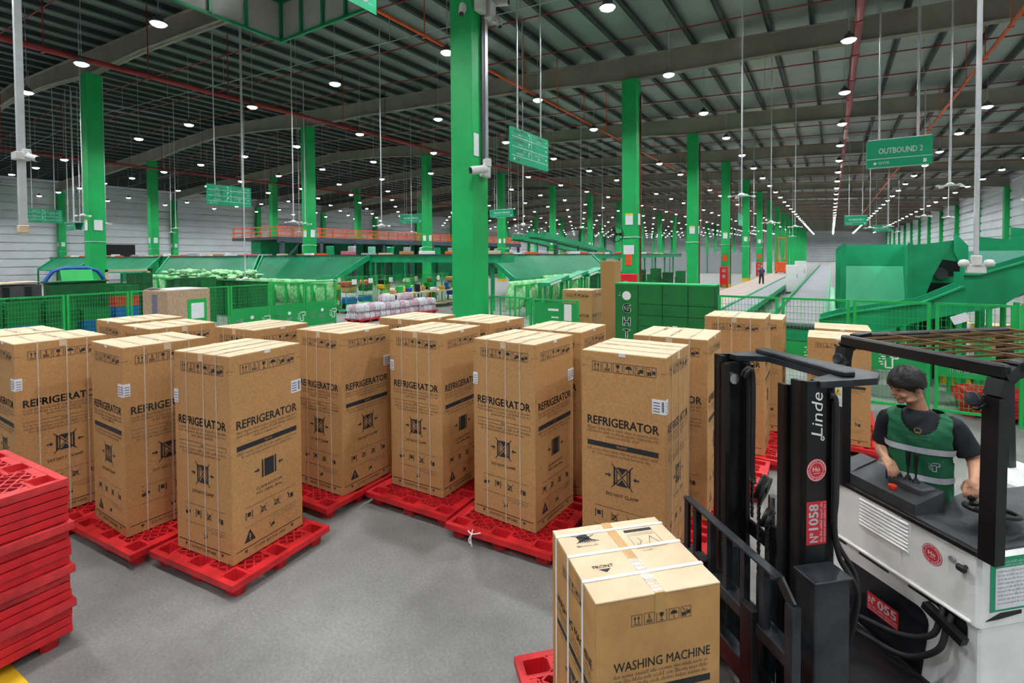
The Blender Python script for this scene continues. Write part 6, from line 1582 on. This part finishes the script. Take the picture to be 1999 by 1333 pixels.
# further green machinery, crates and bags at the aisle edge
for q in range(14):
    X, Y = -10.5-(q % 3)*1.0, 30+(q//3)*4.2
    for k in range(3+q % 3): o = place('plastic_crate', crg if q % 2 else crd, None, (X, Y, k*0.322), R(90)); o.scale = (1.4, 1.6, 1); tag(o, 'green crate in the low stacks left of the aisle columns' if q % 2 else 'dark green crate in the low stacks left of the aisle columns', 'crate', 'crate stacks beside the aisle')
t = thing('low_wall_panel', 'low pale partition far behind the aisle columns', 'partition'); MB().box(-29.0, 78, 0, -9.5, 78.2, 3.0).build('partition_panel', MATS['parcel_grey'], t)
for k in range(8): MB().box(-28.9+k*2.7, 77.9, 0, -28.8+k*2.7, 78.0, 3.2).build('partition_post', M_GREEN2, t)
for q in range(6):
    X, Y = -52-q*3.4, 24.5+q*0.4
    o = MB().bbox(-1.2, -0.8, 0.9, 1.2, 0.8, 2.5, 0.2).bbox(-1.0, -0.7, 0.0, 1.0, 0.7, 0.95, 0.02).build('sorting_station', M_GREEN2, None, (X, Y, 0)); tag(o, 'green sorting station housing in the far row, number %d from the aisle' % (q+1), 'machine', 'far sorting stations')
tag(MB().box(X_L+0.02, 24.5, 2.6, X_L+0.2, 29.5, 4.4).build('dark_opening', M_BLACK, None), 'dark dock opening in the far side wall', 'dock opening')

t = thing('sorter_housing', 'long dark green sorter housing under the mezzanine deck', 'machine')
for k in range(10): MB().bbox(-44.5, 26.3+k*4.0, 0.0, -43.0, 30.1+k*4.0, 4.2, 0.05).build('housing_section', M_GREEND if k % 2 else M_GREEN2, t)
# ------------------------------------------------------------------ hanging signs
def arrow(I, x, y, s, d):
    if d == 'r': I.line(x, y, x+s, y, 0.18*s); I.poly((x+s*0.7, y-s*0.4), (x+s*1.2, y), (x+s*0.7, y+s*0.4))
    elif d == 'u': I.line(x+s*0.5, y-s*0.7, x+s*0.5, y+s*0.2, 0.18*s); I.poly((x+s*0.1, y+s*0.2), (x+s*0.9, y+s*0.2), (x+s*0.5, y+s*0.75))
    elif d == 'tr': I.line(x+s*0.2, y-s*0.8, x+s*0.2, y+s*0.4, 0.18*s); I.line(x+s*0.12, y+s*0.4, x+s*0.6, y+s*0.4, 0.18*s); I.poly((x+s*0.55, y), (x+s*1.0, y+s*0.4), (x+s*0.55, y+s*0.8))
    elif d == 'tl': I.line(x+s*0.8, y-s*0.8, x+s*0.8, y+s*0.4, 0.18*s); I.line(x+s*0.88, y+s*0.4, x+s*0.4, y+s*0.4, 0.18*s); I.poly((x+s*0.45, y), (x, y+s*0.4), (x+s*0.45, y+s*0.8))
def dir_print(I, w, h):
    for f_ in (0.2, 0.46, 0.74): I.rect(0.03, h*f_-0.006, w-0.03, h*f_+0.006)
    I.rect(w*0.52-0.006, h*0.2, w*0.52+0.006, h*0.97)
    for q, (a, b_, d) in enumerate((('VĂN PHÒNG', '(Office)', 'tl'), ('PHÂN LOẠI', '(Sorting)', 'tr'), ('XUẤT 1', '(Outbound 1)', 'tr'))):
        y = h*(0.79-0.27*q); I.text(a, w*0.22, y+h*0.085, h*0.075, w=min(w*0.3, len(a)*0.075), align='c', bold=0.02); I.text(b_, w*0.22, y+h*0.005, h*0.045, align='c'); arrow(I, w*0.43, y+h*0.09, h*0.11, d)
    for q, (a, b_, d) in enumerate((('PHÂN LOẠI', '(Sorting)', 'r'), ('NTC', '', 'r'), ('NHẬP 2', 'INB2', 'r'))):
        y = h*(0.79-0.27*q); I.text(a, w*0.72, y+h*0.085, h*0.075, w=min(w*0.27, len(a)*0.075), align='c', bold=0.02)
        if b_: I.text(b_, w*0.72, y+h*0.005, h*0.045, align='c')
        arrow(I, w*0.90, y+h*0.08, h*0.10, d)
    I.text('GHTK', w*0.1, h*0.07, h*0.07, bold=0.02); I.disc(w*0.075, h*0.1, h*0.035, 12)
def hang_sign(label, M, w, h, fn, top, group='hanging green direction signs', mats=None):
    """M: face frame at the sign's lower left corner; x right, y up, z out of the face"""
    t = thing('hanging_sign', label, 'sign', (0, 0, 0), 0, group); t.matrix_world = M
    MB().box(0, 0, -0.06, w, h, 0.0).build('sign_panel', M_SIGN, t)
    I = Ink(); fn(I, w, h); put_print('sign_lettering', I, mats or [M_PRINTW], t, Matrix.Translation((0, 0, 0.0015)))
    z0 = M.translation.z
    for f_ in (0.18, 0.8): MB().box(w*f_-0.015, h, -0.045, w*f_+0.015, top-z0, -0.015).build('hanger_tube', M_ROD, t)
    return t
def signX(label, X, y0, z0, w, h, fn=dir_print): return hang_sign(label, face_M((X, y0, z0), (0, 1, 0), (0, 0, 1)), w, h, fn, z_roof(X)-0.01)
signX('green direction sign with arrows hanging right of the big column', -6.5, 10.32, 5.04, 1.88, 0.84)
signX('green direction sign with arrows hanging over the sorting floor', -20.0, 10.15, 4.79, 1.72, 0.78)
signX('small green direction sign near the picture edge beside the big sorting floor column', -38.0, 9.53, 4.8, 1.6, 0.77)
signX('dark green direction sign among the distant aisle columns', -6.3, 44.0, 5.1, 2.2, 0.95)
def ob_print(txt):
    def f_(I, w, h): I.text(txt, w*0.52, h*0.48, h*0.2, w=w*0.68, align='c', bold=0.03); I.rect(0.0, h*0.29, w, h*0.31); I.text('GHTK', w*0.18, h*0.1, h*0.09, bold=0.02); I.disc(w*0.13, h*0.135, h*0.05, 12); I.rect(w*0.87, h*0.07, w*0.92, h*0.2)
    return f_
def ob_sign(label, X, Y, z0, w, h, txt, group='outbound signs over the aisle'):
    t = thing('hanging_sign', label, 'sign', (X, Y, z0), 0, group)
    tilt = 0.12
    MB().prism([(0, 0, 0), (w, 0, 0), (w, -tilt, h), (0, -tilt, h)], (0, 0.03, 0)).build('front_panel', M_SIGN, t)
    MB().prism([(0, 0.28, 0), (w, 0.28, 0), (w, 0.28+tilt, h), (0, 0.28+tilt, h)], (0, 0.03, 0)).build('back_panel', M_SIGN, t)
    MB().box(0.02, -tilt, h-0.02, w-0.02, 0.3+tilt, h).build('top_panel', M_PAPER, t)
    MB().box(0.05, 0.05, -0.0, w-0.05, 0.26, 0.02).build('light_box', M_PAPER, t)
    I = Ink(); ob_print(txt)(I, w, h); put_print('sign_lettering', I, [M_PRINTW], t, face_M((0, -0.0015, 0), (1, 0, 0), (0, -tilt, h)))
    for xx in (w*0.2, w*0.8):
        for yy in (-0.02, 0.3): MB().box(xx-0.015, yy, h-0.01, xx+0.015, yy+0.03, z_roof(X)-0.01-z0).build('hanger_tube', M_ROD, t)
    return t
ob_sign('green OUTBOUND 2 sign hanging over the conveyor', 0.85, 18.0, 5.25, 1.47, 0.77, 'OUTBOUND 2')
ob_sign('smaller distant green OUTBOUND sign over the far conveyor', 0.80, 45.0, 4.85, 1.38, 0.70, 'OUTBOUND 1')
ob_sign('distant green sign over the aisle beside the far OUTBOUND sign', 3.35, 60.0, 4.85, 1.45, 0.62, 'INB2')
ob_sign('distant green sign above the mezzanine railing', -39.4, 40.0, 6.25, 3.2, 0.95, 'SORTING', 'small far signs')
ob_sign('dim distant green sign right beside the big column', -22.8, 33.0, 5.75, 2.2, 0.6, 'SORTING', 'small far signs')
ob_sign('small green sign beside the big column of the sorting floor', -41.0, 12.2, 4.5, 1.5, 0.5, 'OFFICE', 'small far signs')
# box-shaped banner frame overhead, seen from below
bf = thing('banner_frame', 'green tube frame with grey panels hanging overhead at the top of the picture', 'banner frame', (0, 0, 0))
bx0, bx1, by0, by1, bz0, bz1 = -9.15, -6.65, 3.4, 6.1, 7.0, 8.3
for zz in (bz0, (bz0+bz1)/2+0.1, bz1):
    for a, b_ in (((bx0, by0), (bx1, by0)), ((bx1, by0), (bx1, by1)), ((bx1, by1), (bx0, by1)), ((bx0, by1), (bx0, by0))):
        m = MB(); m.bar((a[0], a[1], zz), (b_[0], b_[1], zz), 0.05, 0.05); m.build('frame_tube', M_GREEN2, bf)
for xx in (bx0, bx0+0.62, bx0+1.25, bx0+1.87, bx1):
    for yy in (by0, by1): MB().box(xx-0.025, yy-0.025, bz0, xx+0.025, yy+0.025, bz1).build('frame_upright', M_GREEN2, bf)
for yy in (by0+0.65, by0+1.35, by0+2.0):
    for xx in (bx0, bx1): MB().box(xx-0.025, yy-0.025, bz0, xx+0.025, yy+0.025, bz1).build('frame_upright', M_GREEN2, bf)
M_BAN = mat('banner_back', (0.6, 0.58, 0.57), 0.7, var=0.06, scale=2)
MB().box(bx0-0.04, by0, bz0, bx0-0.03, by1, bz1).build('banner_panel', M_BAN, bf); MB().box(bx0, by1+0.03, bz0, bx1, by1+0.04, bz1).build('banner_panel', M_BAN, bf)
MB().box(bx0, by0-0.04, bz0, bx1, by0-0.03, bz1).build('banner_panel', M_SIGN, bf); bp = MB().box(bx1+0.03, by0, bz0-0.1, bx1+0.04, by1+0.1, bz1).build('banner_panel', M_SIGN, bf)
I = Ink(); logo_mark(I, 0.35, 2.35, 0.05); scribble(I, 2.35, 2.7, 0.02, 0.03, 3); put_print('banner_logo', I, [M_PRINTW], bp, face_M((bx1+0.042, by0, bz0), (0, 1, 0), (0, 0, 1)))
for xx in (bx0+0.3, bx1-0.3):
    for yy in (by0+0.3, by1-0.3): MB().cyl((xx, yy, bz1), (xx, yy, z_roof(xx)-0.2), 0.015, n=6).build('hanger_tube', M_ROD, bf)

# ------------------------------------------------------------------ drop poles with sensor heads
def sensor_parts():
    h_ = MB(); h_.lathe([(0.0, -0.05), (0.09, -0.04), (0.11, 0.0), (0.06, 0.05), (0.03, 0.06)], 10)
    return h_.mesh('sensor_head', M_CAMW)
sh_me = sensor_parts()
arm_me = MB()
for k in range(4):
    a = k*PI/2+0.5; arm_me.bar((0, 0, 0.0), (0.3*math.cos(a), 0.3*math.sin(a), -0.03), 0.05, 0.02); arm_me.lathe([(0.0, -0.05), (0.05, -0.04), (0.05, 0.0), (0.0, 0.02)], 8, Matrix.Translation((0.32*math.cos(a), 0.32*math.sin(a), -0.02)))
arm_me = arm_me.mesh('sensor_arms', M_CAMW)
poles = [(-2.1, 15.2, 4.4), (2.75, 18.3, 4.66), (-2.1, 23.2, 4.08), (-18.0, 12.4, 4.17), (-10.3, 17.2, 4.0), (-15.0, 14.2, 4.0), (-1.6, 30.0, 4.2), (3.6, 30.0, 4.5), (-19.2, 11.1, 1.95), (-24.5, 17.6, 4.6), (-12.5, 27.5, 4.4), (-25.5, 27.0, 4.5), (3.2, 42.0, 4.6), (-4.6, 39.0, 4.4), (-33.0, 23.2, 4.6), (-36.5, 16.5, 4.7), (-14.6, 36.0, 4.5), (-20.5, 33.5, 4.5), (1.9, 36.5, 4.3), (-3.2, 56.0, 4.5), (4.8, 54.0, 4.6), (-28.0, 38.0, 4.5), (-9.8, 47.0, 4.5), (-17.5, 50.0, 4.6), (6.3, 26.5, 4.8), (-45.0, 20.0, 4.8), (-48.0, 30.0, 4.8), (5.8, 39.0, 4.9), (-27.0, 8.6, 4.6), (-34.5, 12.0, 4.7)]
for X, Y, zb in poles:
    t = thing('drop_pole', 'thin grey pole with a small white sensor head hanging from the roof', 'pole', (X, Y, zb), 0, 'drop poles with sensor heads')
    MB().cyl((0, 0, 0.0), (0, 0, z_roof(X)-zb-0.05), 0.022, n=6).build('pole_tube', M_ROD, t); place('sensor_head', sh_me, t); place('sensor_arms', arm_me, t)
def cctv(label, loc, rz, tilt, parent=None, s=1.0):
    t = thing('security_camera', label, 'camera', loc, R(rz), 'security cameras')
    o = MB(); o.lathe([(0.0, -0.12), (0.045, -0.12), (0.05, 0.08), (0.042, 0.10)], 12, Matrix.Rotation(R(90+tilt), 4, 'Y')); o.build('camera_body', M_CAMW, t, smooth=False)
    o = MB(); o.lathe([(0.04, 0.095), (0.04, 0.102), (0.0, 0.103)], 12, Matrix.Rotation(R(90+tilt), 4, 'Y')); o.build('camera_lens', M_BLACK, t)
    o = MB(); o.cyl((-0.03, 0, 0), (-0.10, 0, 0.08), 0.018, n=8); o.bbox(-0.16, -0.05, 0.04, -0.09, 0.05, 0.14, 0.008); o.build('camera_bracket', M_CAMW, t)
    t.scale = (s, s, s); return t
# near pole cluster by the outbound chutes and pole at the picture edge
t = thing('camera_pole', 'thick grey hanging pole with a cluster of white boxes in front of the chute', 'pole', (1.93, 10.67, 2.6))
MB().cyl((0, 0, 0.0), (0, 0, z_roof(2)-2.65), 0.035, n=8).build('pole_tube', M_ROD, t); MB().bbox(-0.12, -0.06, -0.14, 0.12, 0.06, 0.0, 0.01).build('junction_box', M_CAMW, t); MB().bbox(-0.06, -0.08, -0.02, 0.06, 0.04, 0.14, 0.01).build('junction_box', M_CAMW, t)
for a in (-0.15, 0.15): MB().lathe([(0.0, -0.06), (0.06, -0.05), (0.075, 0.0), (0.05, 0.05), (0.0, 0.06)], 12, Matrix.Translation((a, -0.03, 0.02))).build('sensor_dome', M_CAMW, t, smooth=True)
t = thing('camera_pole', 'thick grey hanging pole with a small camera at the picture edge', 'pole', (-10.77, 2.67, 3.3))
MB().box(-0.045, -0.045, 0, 0.045, 0.045, z_roof(-10.8)-3.35).build('pole_tube', M_ROD, t); MB().bbox(-0.06, -0.06, -0.12, 0.06, 0.06, 0.0, 0.01).build('junction_box', M_CARDT, t)
MB().bbox(-0.08, -0.1, 1.02, 0.12, 0.1, 1.14, 0.01).build('junction_box', M_CAMW, t)
cctv('white security camera on the hanging pole at the picture edge', (-10.55, 2.75, 4.35), 20, 15)
# big column fittings
bigc = thing('column_conduit', 'pair of grey conduits running down the edge of the big green column', 'conduit', (-7.25, 10.1, 0))
MB().box(0.0, 0.02, 4.75, 0.05, 0.12, 10.3).build('conduit_channel', M_DGREY, bigc); MB().box(0.0, 0.14, 4.75, 0.06, 0.26, 10.3).build('conduit_channel', M_GREY, bigc)
tag(MB().box(-0.006, -0.17, -0.27, 0.0, 0.03, 0.27).build('column_notice', M_PAPER, None, (-7.245, 10.0, 5.45)), 'white notice on the side of the big green column', 'notice')
jb = thing('junction_box', 'white junction boxes high on the big green column', 'junction box', (-7.2, 10.1, 8.75))
MB().bbox(-0.03, -0.25, -0.15, 0.12, 0.05, 0.3, 0.01).build('box_shell', M_CAMW, jb); MB().bbox(0.0, 0.1, -0.2, 0.2, 0.35, 0.2, 0.01).build('box_shell', M_CAMW, jb)
cctv('white camera pointing down high on the big column', (-7.32, 9.5, 8.5), -60, 60, s=1.5); cctv('white camera with black lens at the top of the big column', (-6.85, 10.5, 8.95), 10, 5, s=1.7); cctv('white camera under the junction boxes of the big column', (-6.9, 10.4, 8.45), -20, 65, s=1.4)
cctv('large white camera halfway up the big column', (-7.05, 9.72, 4.8), -115, 10, s=2.0)
tag(MB().bbox(-0.07, -0.16, -0.14, 0.07, 0.16, 0.14, 0.02).build('camera_housing', M_CAMW, None, (-7.15, 10.15, 4.82)), 'off-white camera housing on the edge of the big column', 'camera housing')
# wall fan on the column behind the lockers
t = thing('wall_fan', 'black wall fan beside the column behind the lockers', 'fan', (-8.15, 21.8, 3.7))
MB().tube([(0.33*math.cos(k*PI/9), -0.1, 0.33*math.sin(k*PI/9)) for k in range(19)], 0.02, 6).build('guard_ring', M_BLACK, t)
for k in range(3): a = k*2*PI/3; m = MB(); m.prism([(0.03*math.cos(a), -0.1, 0.03*math.sin(a)), (0.28*math.cos(a-0.3), -0.1, 0.28*math.sin(a-0.3)), (0.28*math.cos(a+0.3), -0.1, 0.28*math.sin(a+0.3))], (0, 0.02, 0)); m.build('blade', M_BLACK, t)
MB().cyl((0, -0.1, 0), (0, 0.15, 0), 0.07, n=10).build('motor', M_BLACK, t); m = MB(); m.bar((0, 0.1, 0), (0.3, 0.15, -0.1), 0.05, 0.05); m.build('bracket', M_BLACK, t)
